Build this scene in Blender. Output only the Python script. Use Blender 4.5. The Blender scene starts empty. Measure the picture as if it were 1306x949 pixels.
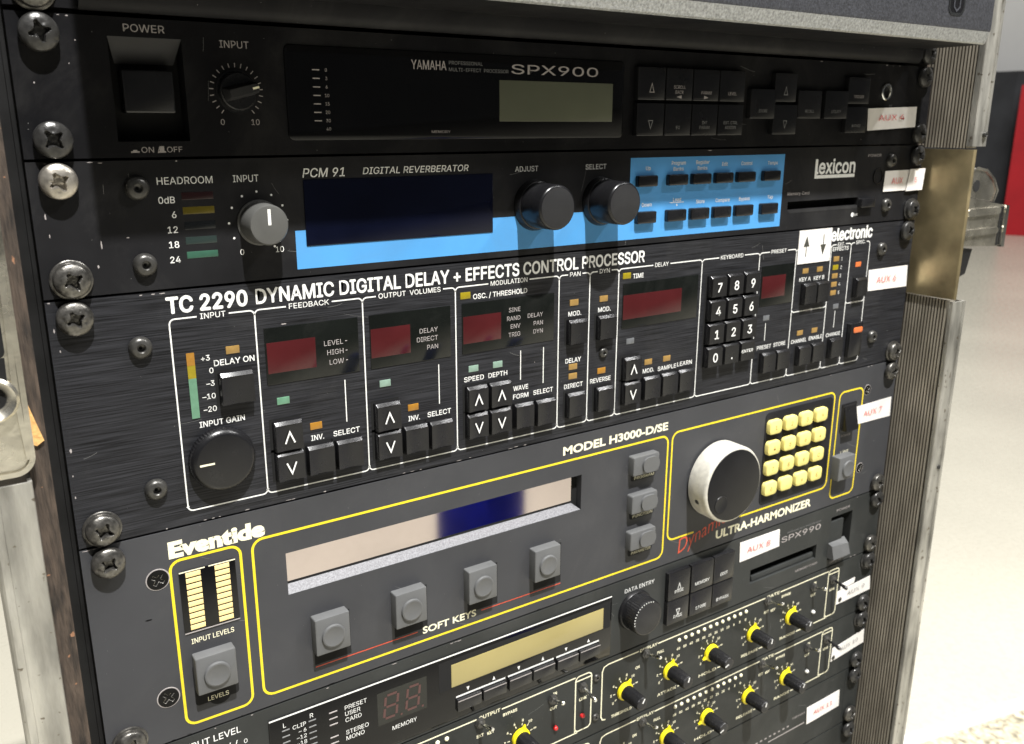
import bpy, bmesh, math, random
from mathutils import Matrix, Vector

scene = bpy.context.scene
col = scene.collection
MM = 0.001
# Rack coordinates in millimetres: x to the right along the panels, y down from the top edge of the
# first full unit, z out of the panels towards the viewer.
def V(x, y, z):
    return Vector((x * MM, -z * MM, -y * MM))

# ------------------------------------------------------------------ camera
cam = bpy.data.cameras.new("camera")
cam.sensor_width = 36.0
cam.lens = 31.36
cam.clip_start = 0.01
cam.clip_end = 200.0
cam_ob = bpy.data.objects.new("camera", cam)
col.objects.link(cam_ob)
CAM_POS = (-32.9, 32.6, 321.3)
W3 = (0.264956, -0.588808, -0.0782695)
def rodrigues(w):
    th = math.sqrt(sum(c * c for c in w)); k = Vector(w) / th
    K = Matrix(((0, -k.z, k.y), (k.z, 0, -k.x), (-k.y, k.x, 0)))
    return Matrix.Identity(3) + math.sin(th) * K + (1 - math.cos(th)) * (K @ K)
R = rodrigues(W3)
def axis(r):
    return Vector((r[0], r[2], -r[1]))
cx_, cy_, cz_ = axis(R[0]), -axis(R[1]), -axis(R[2])
m = Matrix((cx_, cy_, cz_)).transposed().to_4x4()
m.translation = V(*CAM_POS)
cam_ob.matrix_world = m
cam.dof.use_dof = True
cam.dof.focus_distance = 0.355
cam.dof.aperture_fstop = 24.0
scene.camera = cam_ob

# ------------------------------------------------------------------ world, lights, exposure
world = bpy.data.worlds.new("World")
scene.world = world
world.use_nodes = True
bg = world.node_tree.nodes["Background"]
bg.inputs[0].default_value = (0.95, 0.98, 1.0, 1)
bg.inputs[1].default_value = 0.06

def area_light(name, loc, target, size, power, color=(1, 1, 1), shape='DISK'):
    l = bpy.data.lights.new(name, 'AREA')
    l.shape = shape; l.size = size; l.energy = power; l.color = color
    o = bpy.data.objects.new(name, l); col.objects.link(o)
    o.location = loc
    o.rotation_euler = (Vector(target) - Vector(loc)).to_track_quat('-Z', 'Y').to_euler()
    return o
TGT = V(240, 150, 0)
area_light("ceiling_spot", TGT + Vector((-0.17, -1.42, 2.88)), TGT, 0.07, 255, (1.0, 0.985, 0.965))
area_light("ceiling_spot_side", TGT + Vector((1.75, -1.35, 2.15)), TGT, 0.12, 30, (1.0, 0.99, 0.98))
area_light("floor_fill", (3.0, -0.6, 4.6), (2.6, 0.1, -1.1), 2.6, 250, (1.0, 0.98, 0.95))  # unseen fill light added to brighten the floor
area_light("floor_fill_far", (7.0, 2.5, 4.6), (7.0, 2.6, -1.1), 3.0, 205, (1.0, 0.98, 0.95))  # second added fill, for the far part of the floor
area_light("highlight_softbox", TGT + Vector((0.1, -0.55, 2.45)), TGT, 1.25, 44, (1.0, 0.995, 0.98), 'SQUARE')  # soft light added overhead to put highlights on the key edges
scene.view_settings.view_transform = 'Standard'
scene.view_settings.look = 'None'
scene.view_settings.exposure = 0.0
scene.view_settings.gamma = 1.0

# ------------------------------------------------------------------ materials
def srgb(r, g, b):
    f = lambda c: (c / 255 / 12.92) if c / 255 <= 0.04045 else ((c / 255 + 0.055) / 1.055) ** 2.4
    return (f(r), f(g), f(b))
MATS = {}
def mat(name, base, rough=0.5, metal=0.0, noise=0.0, nscale=120.0, stretch=(1, 1, 1), bump=0.0, bscale=None,
        rvar=0.0, specks=0.0, speck_col=(0.6, 0.6, 0.58), spec=0.5, coat=0.0, smudge=0.0, speck_scale=900.0):
    mt = bpy.data.materials.new(name); mt.use_nodes = True
    nt = mt.node_tree; p = nt.nodes["Principled BSDF"]
    p.inputs["Base Color"].default_value = (*base, 1)
    p.inputs["Roughness"].default_value = rough
    p.inputs["Metallic"].default_value = metal
    p.inputs["Specular IOR Level"].default_value = spec
    p.inputs["Coat Weight"].default_value = coat
    tc = nt.nodes.new("ShaderNodeTexCoord"); mp = nt.nodes.new("ShaderNodeMapping")
    mp.inputs["Scale"].default_value = stretch
    nt.links.new(tc.outputs["Object"], mp.inputs[0])
    def nz(scale, detail=4.0):
        n = nt.nodes.new("ShaderNodeTexNoise"); n.inputs["Scale"].default_value = scale
        n.inputs["Detail"].default_value = detail; nt.links.new(mp.outputs[0], n.inputs["Vector"]); return n
    color_out = None
    if noise:
        n = nz(nscale)
        mr = nt.nodes.new("ShaderNodeMapRange")
        mr.inputs["From Min"].default_value = 0.3; mr.inputs["From Max"].default_value = 0.7
        mr.inputs["To Min"].default_value = 1 - noise; mr.inputs["To Max"].default_value = 1 + noise
        nt.links.new(n.outputs[0], mr.inputs[0])
        mx = nt.nodes.new("ShaderNodeMix"); mx.data_type = 'RGBA'; mx.blend_type = 'MULTIPLY'
        mx.inputs[0].default_value = 1.0; mx.inputs[6].default_value = (*base, 1)
        nt.links.new(mr.outputs[0], mx.inputs[7]); color_out = mx.outputs[2]
    if specks:
        n = nt.nodes.new("ShaderNodeTexNoise"); n.inputs["Scale"].default_value = speck_scale
        n.inputs["Detail"].default_value = 2.0; nt.links.new(tc.outputs["Object"], n.inputs["Vector"])
        cr = nt.nodes.new("ShaderNodeMapRange"); cr.inputs["From Min"].default_value = 1 - specks
        cr.inputs["From Max"].default_value = 1 - specks + 0.03
        nt.links.new(n.outputs[0], cr.inputs[0])
        mx2 = nt.nodes.new("ShaderNodeMix"); mx2.data_type = 'RGBA'
        mx2.inputs[6].default_value = (*base, 1); mx2.inputs[7].default_value = (*speck_col, 1)
        if color_out: nt.links.new(color_out, mx2.inputs[6])
        nt.links.new(cr.outputs[0], mx2.inputs[0]); color_out = mx2.outputs[2]
    if smudge:      # handling marks and settled dust
        n = nt.nodes.new("ShaderNodeTexNoise"); n.inputs["Scale"].default_value = 16; n.inputs["Detail"].default_value = 9.0
        n.inputs["Roughness"].default_value = 0.72; n.inputs["Distortion"].default_value = 1.2; nt.links.new(tc.outputs["Object"], n.inputs["Vector"])
        cr = nt.nodes.new("ShaderNodeMapRange"); cr.inputs["From Min"].default_value = 0.5; cr.inputs["From Max"].default_value = 0.85
        cr.inputs["To Max"].default_value = smudge; nt.links.new(n.outputs[0], cr.inputs[0])
        mx3 = nt.nodes.new("ShaderNodeMix"); mx3.data_type = 'RGBA'
        mx3.inputs[6].default_value = (*base, 1); mx3.inputs[7].default_value = (0.17, 0.165, 0.155, 1)
        if color_out: nt.links.new(color_out, mx3.inputs[6])
        nt.links.new(cr.outputs[0], mx3.inputs[0]); color_out = mx3.outputs[2]
    if color_out: nt.links.new(color_out, p.inputs["Base Color"])
    if rvar:
        n = nz(60.0)
        mr = nt.nodes.new("ShaderNodeMapRange")
        mr.inputs["From Min"].default_value = 0.3; mr.inputs["From Max"].default_value = 0.7
        mr.inputs["To Min"].default_value = max(0.02, rough - rvar); mr.inputs["To Max"].default_value = rough + rvar
        nt.links.new(n.outputs[0], mr.inputs[0]); nt.links.new(mr.outputs[0], p.inputs["Roughness"])
    if bump:
        n = nz(bscale or nscale)
        b = nt.nodes.new("ShaderNodeBump"); b.inputs["Strength"].default_value = bump
        b.inputs["Distance"].default_value = 0.0004
        nt.links.new(n.outputs[0], b.inputs["Height"]); nt.links.new(b.outputs[0], p.inputs["Normal"])
    MATS[name] = mt
    return mt
M = MATS
mat("black_panel", (0.007, 0.007, 0.008), 0.5, noise=0.25, nscale=40, bump=0.10, bscale=2500, rvar=0.06, specks=0.215, smudge=0.12, spec=0.1)
mat("satin_panel", (0.013, 0.013, 0.0142), 0.48, noise=0.2, nscale=30, bump=0.12, bscale=3000, rvar=0.06, specks=0.22, smudge=0.12, spec=0.13)
mat("brushed_panel", (0.021, 0.0215, 0.0245), 0.42, metal=0.1, noise=0.8, nscale=30, stretch=(1.3, 1, 70), bump=0.12, bscale=34, rvar=0.05, specks=0.215, smudge=0.12, spec=0.2)
mat("grey_panel", (0.045, 0.046, 0.050), 0.55, noise=0.10, nscale=25, bump=0.15, bscale=3500, rvar=0.05, specks=0.21, speck_col=(0.02, 0.02, 0.02), smudge=0.12, spec=0.3)
mat("graphite_panel", (0.030, 0.032, 0.031), 0.5, noise=0.15, nscale=30, bump=0.12, bscale=3000, rvar=0.06, specks=0.215, smudge=0.14, spec=0.22)
mat("gate_panel", (0.024, 0.026, 0.025), 0.5, noise=0.2, nscale=30, bump=0.15, bscale=3000, rvar=0.06, specks=0.22, smudge=0.14, spec=0.22)
mat("hammered_lit", (0.40, 0.41, 0.41), 0.42, metal=0.4, noise=0.35, nscale=900, bump=0.8, bscale=1100)  # paler copy for the drawer chamfer: reflected floor light put into the colour
mat("hammered_grey", (0.072, 0.075, 0.088), 0.42, metal=0.35, noise=0.35, nscale=900, bump=0.9, bscale=1100, rvar=0.05, smudge=0.1)
mat("black_gloss", (0.004, 0.004, 0.0045), 0.07, noise=0.2, nscale=40, spec=0.32)
mat("smoked_glass", (0.006, 0.007, 0.006), 0.10, noise=0.2, nscale=40, rvar=0.04, smudge=0.08, spec=0.45)
mat("navy_glass", (0.003, 0.004, 0.012), 0.06, noise=0.2, nscale=40, spec=0.28)
mat("red_filter", (0.055, 0.009, 0.010), 0.14, noise=0.15, nscale=60)
mat("key_black", (0.009, 0.009, 0.010), 0.24, noise=0.15, nscale=80, bump=0.10, bscale=4000, rvar=0.05, smudge=0.08, spec=0.5)
mat("key_grey", (0.10, 0.102, 0.103), 0.5, noise=0.08, nscale=90, bump=0.08, bscale=4000, smudge=0.2)
mat("key_yellow", (0.76, 0.66, 0.22), 0.6, spec=0.25, noise=0.08, nscale=200)
mat("knob_black", (0.009, 0.009, 0.010), 0.26, noise=0.15, nscale=100, bump=0.08, bscale=3000, smudge=0.07, spec=0.4)
mat("knob_face", (0.021, 0.021, 0.022), 0.50, noise=0.1, nscale=100, bump=0.1, bscale=3500, smudge=0.12, spec=0.25)
mat("knob_grey", (0.085, 0.085, 0.08), 0.45, noise=0.1, nscale=100, bump=0.1, bscale=3500)
mat("knob_yellow", (0.80, 0.66, 0.01), 0.40, noise=0.05, nscale=100)
mat("dial_silver", (0.66, 0.64, 0.57), 0.42, metal=0.35, noise=0.12, nscale=300, bump=0.4, bscale=2500)
mat("dial_black", (0.010, 0.010, 0.011), 0.32, noise=0.15, nscale=100, spec=0.2)
mat("silver", (0.62, 0.60, 0.55), 0.38, metal=0.85, noise=0.12, nscale=300, bump=0.25, bscale=2500)
mat("chrome", (0.72, 0.72, 0.70), 0.18, metal=1.0, noise=0.1, nscale=200)
mat("screw_black", (0.055, 0.054, 0.052), 0.30, metal=0.55, noise=0.35, nscale=350, bump=0.25, bscale=900, rvar=0.1)
mat("screw_worn", (0.125, 0.12, 0.11), 0.33, metal=0.8, noise=0.5, nscale=500, bump=0.35, bscale=700, rvar=0.1)
mat("screw_steel", (0.42, 0.39, 0.34), 0.34, metal=0.85, noise=0.3, nscale=350, bump=0.25, bscale=900, rvar=0.1)
mat("screw_dark", (0.005, 0.005, 0.005), 0.5, noise=0.2, nscale=300, spec=0.15)
mat("hex_black", (0.075, 0.073, 0.068), 0.34, metal=0.6, noise=0.3, nscale=300, rvar=0.08)
mat("scratch", (0.20, 0.20, 0.19), 0.7)
mat("void", (0.002, 0.002, 0.002), 0.9)
mat("print_white", (0.80, 0.80, 0.77), 0.6, noise=0.08, nscale=800)
mat("print_dim", (0.36, 0.33, 0.32), 0.6, noise=0.12, nscale=800)
mat("print_faint", (0.19, 0.19, 0.19), 0.6, noise=0.12, nscale=800)
mat("print_cream", (0.86, 0.82, 0.60), 0.6, noise=0.06, nscale=600)
mat("print_yellow", (0.80, 0.62, 0.02), 0.55, noise=0.08, nscale=500)
mat("print_red", (0.55, 0.075, 0.035), 0.6, noise=0.15, nscale=500)
mat("print_blue", (0.072, 0.30, 0.63), 0.55, noise=0.07, nscale=35, smudge=0.16, specks=0.21)
mat("sticker_white", (0.80, 0.77, 0.73), 0.65, noise=0.07, nscale=60, smudge=0.18, bump=0.25, bscale=300)
mat("sticker_red", (0.72, 0.16, 0.15), 0.7, noise=0.2, nscale=900)
mat("sticker_grey", (0.36, 0.36, 0.36), 0.7, noise=0.2, nscale=900)
mat("sticker_dark", (0.045, 0.045, 0.035), 0.7, noise=0.2, nscale=900)
mat("lcd_green", (0.115, 0.122, 0.085), 0.16, noise=0.10, nscale=25)
mat("lcd_mirror", (0.60, 0.53, 0.52), 0.05, metal=1.0, noise=0.05, nscale=20)
mat("lcd_olive", (0.31, 0.26, 0.105), 0.18, noise=0.08, nscale=20)
mat("led_amber", (0.313, 0.151, 0.023), 0.18, noise=0.1, nscale=400)
mat("led_tan", (0.281, 0.174, 0.056), 0.18, noise=0.1, nscale=400)
mat("led_yellow", (0.26, 0.204, 0.012), 0.18, noise=0.1, nscale=400)
mat("led_green", (0.112, 0.236, 0.152), 0.18, noise=0.1, nscale=400)
mat("led_pale", (0.202, 0.292, 0.236), 0.18, noise=0.1, nscale=400)
mat("led_grey", (0.124, 0.129, 0.135), 0.18, noise=0.1, nscale=400)
mat("led_orange", (0.6, 0.15, 0.045), 0.18, noise=0.1, nscale=400)
mat("led_red", (0.50, 0.02, 0.02), 0.2, noise=0.1, nscale=400)
mat("bar_red", (0.018, 0.0036, 0.0042), 0.3)
mat("bar_yellow", (0.12, 0.093, 0.0072), 0.3, noise=0.1, nscale=300)
mat("bar_dark", (0.0108, 0.0126, 0.0144), 0.25)
mat("bar_teal", (0.021, 0.033, 0.03), 0.25)
mat("bar_green", (0.033, 0.096, 0.063), 0.3, noise=0.1, nscale=300)
mat("segment_red", (0.075, 0.028, 0.026), 0.3)
mat("segment_cream", (0.88, 0.68, 0.30), 0.5, noise=0.05, nscale=300)
mat("aluminium", (0.36, 0.35, 0.315), 0.45, metal=0.6, noise=0.5, nscale=40, stretch=(3, 3, 0.7), bump=0.5, bscale=420, rvar=0.1, specks=0.335, speck_col=(0.16, 0.14, 0.11), speck_scale=260)
mat("plywood_edge", (0.046, 0.033, 0.024), 0.8, noise=0.75, nscale=180, stretch=(3, 3, 0.5), bump=1.0, bscale=500, specks=0.3, speck_col=(0.26, 0.13, 0.07), speck_scale=330)
mat("raw_wood", (0.62, 0.36, 0.13), 0.8, noise=0.3, nscale=300, bump=0.8, bscale=700)
mat("rib_gap", (0.075, 0.060, 0.044), 0.8)
mat("bezel_grey", (0.14, 0.14, 0.15), 0.5, noise=0.4, nscale=1500)
mat("ribbed_lining", (0.37, 0.34, 0.28), 0.5, metal=0.25, noise=0.25, nscale=50, stretch=(3, 3, 0.8), rvar=0.08)
mat("zinc_yellow", (0.42, 0.345, 0.20), 0.38, metal=0.85, noise=0.55, nscale=32, bump=0.12, bscale=200, rvar=0.1)
mat("zinc_pale", (0.66, 0.63, 0.55), 0.26, metal=0.95, noise=0.25, nscale=90, bump=0.2, bscale=300, rvar=0.1)
mat("rail_black", (0.012, 0.012, 0.012), 0.5, noise=0.3, nscale=80, spec=0.2)
mat("case_black", (0.015, 0.015, 0.015), 0.7, noise=0.3, nscale=40)
mat("concrete", (0.53, 0.505, 0.42), 0.3, noise=0.07, nscale=1.6, bump=0.05, bscale=40, rvar=0.1)
mat("carpet", (0.50, 0.45, 0.33), 0.95, noise=0.65, nscale=75, bump=1.0, bscale=90)
mat("edge_strip", (0.80, 0.77, 0.72), 0.5, noise=0.05, nscale=20)
mat("drape", (0.035, 0.037, 0.042), 0.9, noise=0.3, nscale=3)
mat("wall_paint", (0.62, 0.62, 0.61), 0.8, noise=0.05, nscale=2)
mat("red_cloth", (0.46, 0.006, 0.014), 0.7, noise=0.1, nscale=4)
mat("reflection_navy", (0.004, 0.009, 0.22), 0.9, spec=0.05, noise=0.3, nscale=20)

# ------------------------------------------------------------------ mesh helpers
_txt = {}
import os
FONT = None
try:      # Blender's own bundled grotesque; the built-in face is the fallback
    FONT = bpy.data.fonts.load(os.path.join(bpy.utils.system_resource('DATAFILES', path='fonts'), 'Inter.woff2'))
except Exception:
    FONT = None
def glyphs(s, bold, face='g'):
    key = (s, bold, face)
    font = FONT if face == 'g' else None
    if key not in _txt:
        c = bpy.data.curves.new("t", 'FONT'); c.body = s; c.size = 1.0; c.resolution_u = 3; c.offset = 0.0 if font is not None else bold
        if font is not None: c.font = font
        c.fill_mode = 'FRONT' if hasattr(c, 'fill_mode') else c.fill_mode
        o = bpy.data.objects.new("t", c); col.objects.link(o)
        dg = bpy.context.evaluated_depsgraph_get(); dg.update()
        me = bpy.data.meshes.new_from_object(o.evaluated_get(dg))
        vs = [(v.co.x, v.co.y) for v in me.vertices]; fs = [tuple(p.vertices) for p in me.polygons]
        bpy.data.objects.remove(o); bpy.data.curves.remove(c); bpy.data.meshes.remove(me)
        _txt[key] = (vs, fs)
    return _txt[key]
def cap_height(bold, face='g'):
    vs, _ = glyphs("H", bold, face); return max(v[1] for v in vs) - 2 * min(0, min(v[1] for v in vs))
def rrect(x0, y0, x1, y1, r=0.0, n=5):
    if r <= 0: return [(x0, y0), (x1, y0), (x1, y1), (x0, y1)]
    p = []
    for cx, cy, a in ((x1 - r, y0 + r, -90), (x1 - r, y1 - r, 0), (x0 + r, y1 - r, 90), (x0 + r, y0 + r, 180)):
        for i in range(n + 1):
            t = math.radians(a + 90 * i / n); p.append((cx + r * math.cos(t), cy + r * math.sin(t)))
    return p
def circ(cx, cy, r, n=32):
    return [(cx + r * math.cos(2 * math.pi * i / n), cy + r * math.sin(2 * math.pi * i / n)) for i in range(n)]

class MB:
    def __init__(s):
        s.bm = bmesh.new(); s.mats = []
    def mi(s, name):
        if name not in s.mats: s.mats.append(name)
        return s.mats.index(name)
    def face(s, pts, mt):
        f = s.bm.faces.new([s.bm.verts.new(V(*p)) for p in pts]); f.material_index = s.mi(mt); return f
    def loft(s, rings, mt, cap0=False, cap1=True, capmat=None):
        vr = [[s.bm.verts.new(V(*p)) for p in r] for r in rings]
        k = s.mi(mt); n = len(vr[0])
        for a, b in zip(vr, vr[1:]):
            for i in range(n):
                f = s.bm.faces.new((a[i], a[(i + 1) % n], b[(i + 1) % n], b[i])); f.material_index = k
        if cap0: s.bm.faces.new(list(reversed(vr[0]))).material_index = k
        if cap1: s.bm.faces.new(vr[-1]).material_index = s.mi(capmat) if capmat else k
        return s
    def slab(s, pts, z0, z1, mt, cap0=True, capmat=None):
        return s.loft([[(x, y, z0) for x, y in pts], [(x, y, z1) for x, y in pts]], mt, cap0, True, capmat)
    def block(s, x0, y0, x1, y1, z0, z1, mt, bev=0.0, r=0.0, capmat=None):
        if bev <= 0:
            return s.slab(rrect(x0, y0, x1, y1, r), z0, z1, mt, True, capmat)
        o = rrect(x0, y0, x1, y1, max(r, bev)); i = rrect(x0 + bev, y0 + bev, x1 - bev, y1 - bev, max(r - bev, 0.05) if max(r, bev) > 0 else 0)
        mid = rrect(x0 + bev * .3, y0 + bev * .3, x1 - bev * .3, y1 - bev * .3, max(r, bev) - bev * .25)
        return s.loft([[(x, y, z0) for x, y in o], [(x, y, z1 - bev) for x, y in o],
                       [(x, y, z1 - bev * .3) for x, y in mid], [(x, y, z1) for x, y in i]], mt, True, True, capmat)
    def lathe(s, cx, cy, prof, mt, n=48, rib=0.0, capmat=None):
        rings = []
        for r, z in prof:
            ring = []
            for i in range(n):
                a = 2 * math.pi * i / n
                rr = r - (rib if i % 2 else 0) * (1 if r > 2 else 0)
                ring.append((cx + rr * math.cos(a), cy + rr * math.sin(a), z))
            rings.append(ring)
        return s.loft(rings, mt, False, True, capmat)
    def plate(s, x0, y0, x1, y1, holes, z, depth, mt, back=3.0):
        """flat panel with rectangular openings; each opening gets side walls down to its own depth"""
        xs = sorted({x0, x1, *[h[0] for h in holes], *[h[2] for h in holes]})
        ys = sorted({y0, y1, *[h[1] for h in holes], *[h[3] for h in holes]})
        for xa, xb in zip(xs, xs[1:]):
            for ya, yb in zip(ys, ys[1:]):
                mx, my = (xa + xb) / 2, (ya + yb) / 2
                if any(h[0] < mx < h[2] and h[1] < my < h[3] for h in holes): continue
                s.face([(xa, ya, z), (xb, ya, z), (xb, yb, z), (xa, yb, z)], mt)
        for h in holes:
            a, b, c, d = h[:4]; zz = z - depth
            for p in (((a, b), (c, b)), ((c, b), (c, d)), ((c, d), (a, d)), ((a, d), (a, b))):
                s.face([(*p[0], z), (*p[1], z), (*p[1], zz), (*p[0], zz)], mt)
        for p in (((x0, y0), (x1, y0)), ((x1, y0), (x1, y1)), ((x1, y1), (x0, y1)), ((x0, y1), (x0, y0))):
            s.face([(*p[0], z), (*p[1], z), (*p[1], z - back), (*p[0], z - back)], mt)
        bmesh.ops.remove_doubles(s.bm, verts=s.bm.verts, dist=1e-7)
        return s
    def stroke(s, pts, w, mt, z=0.07, closed=False):
        k = s.mi(mt); n = len(pts); L = []; Rr = []
        for i, (x, y) in enumerate(pts):
            if closed: a, b = pts[i - 1], pts[(i + 1) % n]
            else: a, b = pts[max(i - 1, 0)], pts[min(i + 1, n - 1)]
            def un(p, q):
                d = math.hypot(q[0] - p[0], q[1] - p[1]) or 1e-9; return ((q[0] - p[0]) / d, (q[1] - p[1]) / d)
            u = un(a, (x, y)) if (closed or i > 0) else un((x, y), b)
            v = un((x, y), b) if (closed or i < n - 1) else u
            nx, ny = -(u[1] + v[1]), (u[0] + v[0]); l = math.hypot(nx, ny) or 1e-9; nx /= l; ny /= l
            c = max(0.4, nx * -u[1] + ny * u[0]); h = w / 2 / c
            L.append(s.bm.verts.new(V(x + nx * h, y + ny * h, z))); Rr.append(s.bm.verts.new(V(x - nx * h, y - ny * h, z)))
        for i in range(n if closed else n - 1):
            j = (i + 1) % n
            s.bm.faces.new((L[i], L[j], Rr[j], Rr[i])).material_index = k
        return s
    def text(s, body, x0, x1, ybase, cap, mt="print_white", bold=0.0, ital=0.0, z=0.08, align='l', rot=0.0, face='g'):
        vs, fs = glyphs(body, bold, face); k = s.mi(mt)
        if not vs: return s
        a = min(v[0] for v in vs); b = max(v[0] for v in vs); sy = cap / cap_height(bold, face)
        if x1 is None: sx = sy; w = (b - a) * sx; x0 = {'l': x0, 'c': x0 - w / 2, 'r': x0 - w}[align]
        else:
            w = x1 - x0; sx = (w - ital * cap) / max(b - a, 1e-6) if ital else w / max(b - a, 1e-6)
        nv = []
        for vx, vy in vs:
            X = (vx - a) * sx + ital * vy * sy; Y = vy * sy
            if rot:
                cr, sr = math.cos(rot), math.sin(rot); X, Y = X * cr - Y * sr, X * sr + Y * cr
            nv.append(s.bm.verts.new(V(x0 + X, ybase - Y, z)))
        base = [v.co.copy() for v in nv]
        for f in fs:
            try: s.bm.faces.new([nv[i] for i in f]).material_index = k
            except ValueError: pass
        if bold > 0 and FONT is not None and face == 'g':     # heavier weight: the same print struck again a hair to each side
            d = (bold * .55 + .008) * cap * MM
            for q, (ox, oz) in enumerate(((d, 0), (-d, 0), (0, d), (0, -d), (d * .7, d * .7), (-d * .7, -d * .7), (d * .7, -d * .7), (-d * .7, d * .7))):
                vv = [s.bm.verts.new(c + Vector((ox, -.000003 * (q + 1), oz))) for c in base]
                for f in fs:
                    try: s.bm.faces.new([vv[i] for i in f]).material_index = k
                    except ValueError: pass
        return s
    def poly(s, pts, mt, z=0.08):
        s.face([(x, y, z) for x, y in pts], mt); return s
    def fold(s, dst):
        """printing belongs to the surface it is printed on"""
        off = Vector((0, 0, 0)); q = dst
        while q is not None: off += q.location; q = q.parent
        bmesh.ops.translate(s.bm, verts=s.bm.verts, vec=-off)
        me = dst.data; slots = [mm.name for mm in me.materials]
        for n in s.mats:
            if n not in slots: me.materials.append(M[n]); slots.append(n)
        remap = [slots.index(n) for n in s.mats]
        for f in s.bm.faces: f.material_index = remap[f.material_index]; f.smooth = False
        s.bm.normal_update()
        tmp = bpy.data.meshes.new("t"); s.bm.to_mesh(tmp); s.bm.free()
        bm = bmesh.new(); bm.from_mesh(me); bm.from_mesh(tmp); bm.to_mesh(me); bm.free(); bpy.data.meshes.remove(tmp)
        return dst
    def build(s, name, parent=None, origin=None, smooth=32, recalc=True):
        if recalc: bmesh.ops.recalc_face_normals(s.bm, faces=s.bm.faces)
        if name.endswith("_lettering") and parent is not None:
            dst = parent if parent.type == 'MESH' else next(c for c in bpy.data.objects if c.parent == parent and c.name.startswith("front_panel"))
            return s.fold(dst)
        me = bpy.data.meshes.new(name)
        if origin is not None: bmesh.ops.translate(s.bm, verts=s.bm.verts, vec=-V(*origin))
        s.bm.to_mesh(me); s.bm.free()
        for n in s.mats: me.materials.append(M[n])
        if smooth:
            me.polygons.foreach_set("use_smooth", [True] * len(me.polygons))
            me.set_sharp_from_angle(angle=math.radians(smooth))
        o = bpy.data.objects.new(name, me); col.objects.link(o)
        if origin is not None: o.location = V(*origin)
        if parent is not None:
            o.parent = parent; o.matrix_parent_inverse = Matrix.Identity(4)
            off = Vector((0, 0, 0)); q = parent
            while q is not None: off += q.location; q = q.parent
            o.location = (V(*origin) if origin is not None else Vector((0, 0, 0))) - off
        return o
def thing(name, label, cat, at, group=None):
    o = bpy.data.objects.new(name, None); col.objects.link(o); o.location = V(*at)
    o.empty_display_size = 0.02
    o["label"] = label; o["category"] = cat
    if group: o["group"] = group
    return o
def children(o):
    return [c for c in bpy.data.objects if c.parent == o]
def copy_tree(o, parent=None):
    c = o.copy(); col.objects.link(c)
    if parent is not None: c.parent = parent
    for ch in children(o): copy_tree(ch, c)
    return c
def structure(o, label=None, cat=None):
    o["kind"] = "structure"
    if label: o["label"] = label
    if cat: o["category"] = cat
    return o

FLOOR = 1100.0
# ------------------------------------------------------------------ the setting
b = MB(); b.face([(-30000, FLOOR, -40000), (40000, FLOOR, -40000), (40000, FLOOR, 30000), (-30000, FLOOR, 30000)], "concrete")
structure(b.build("floor"), "pale cream concrete floor beyond the rack", "floor")
ca, sa_ = math.cos(math.radians(11.9)), math.sin(math.radians(11.9))
def along(u, v): return (1312 + u * ca - v * sa_, -419 + u * sa_ + v * ca)
def floor_sheet(u0, u1, v0, v1, y0, y1, mt):
    b = MB(); ring = [along(u0, v0), along(u1, v0), along(u1, v1), along(u0, v1)]
    b.loft([[(x, y0, z) for x, z in ring], [(x, y1, z) for x, z in ring]], mt, True, True); return b
structure(floor_sheet(-6000, 6000, 24, 850, FLOOR - 1, FLOOR - 5, "carpet").build("carpet"), "cream flecked carpet in the bottom right corner", "carpet")
structure(floor_sheet(-6000, 6000, -2, 24, FLOOR - 1, FLOOR - 9, "edge_strip").build("carpet_edge_strip"), "pale strip edging the flecked carpet", "edging")

def far_panel(name, mt, u0, u1, y0, y1, dist, thick, label, cat, folds=0.0):
    """upright panel across the line of sight to the far right, built with thickness and folds"""
    d = Vector((0.885, 0.0, -0.465)); side = Vector((0.465, 0, 0.885))
    b = MB(); n = 60; front = []; back = []
    for i in range(n + 1):
        u = u0 + (u1 - u0) * i / n
        w = folds * math.sin(i * 1.9) + folds * .5 * math.sin(i * 0.7)
        c = d * (dist + w) + side * u
        front.append((c.x, c.z)); e = d * (dist + thick + folds * 2) + side * u; back.append((e.x, e.z))
    ring = front + list(reversed(back))
    b.loft([[(x, y1, z) for x, z in ring], [(x, y0, z) for x, z in ring]], mt, True, True)
    o = b.build(name, origin=(front[n // 2][0], y1, front[n // 2][1]))
    o["label"] = label; o["category"] = cat
    return o
far_panel("stage_drape", "drape", -5200, 2600, -470, FLOOR - 2, 10300, 30, "dark grey folded drape hanging at the far end of the floor", "drape", 40)
far_panel("banner_stand", "red_cloth", 310, 1700, -330, FLOOR - 2, 10050, 60, "bright red banner standing on the floor in front of the grey drape", "banner")
w_ = far_panel("back_wall", "wall_paint", -9000, 9000, -3500, FLOOR - 1, 11200, 200, "pale wall above and behind the grey drape", "wall")
cs = MB(); cs.block(965, 640, 1068, FLOOR - 6, 1250, 1500, "reflection_navy", bev=12, r=20)  # unseen block added so the long display mirrors a navy patch
cs = cs.build("reflection_block", origin=(1016, FLOOR - 6, 1375))
cs["label"] = "unseen navy block added to put a blue reflection in the long pale display"; cs["category"] = "reflection block"

# ------------------------------------------------------------------ flight case round the rack
case = thing("flight_case", "worn aluminium edged wooden flight case holding the whole stack of units", "flight case", (241, FLOOR, 0))
TOP, BOT = -118.0, FLOOR - 8
XI0, XI1 = -6.6, 488.6          # inner faces of the side walls
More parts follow.
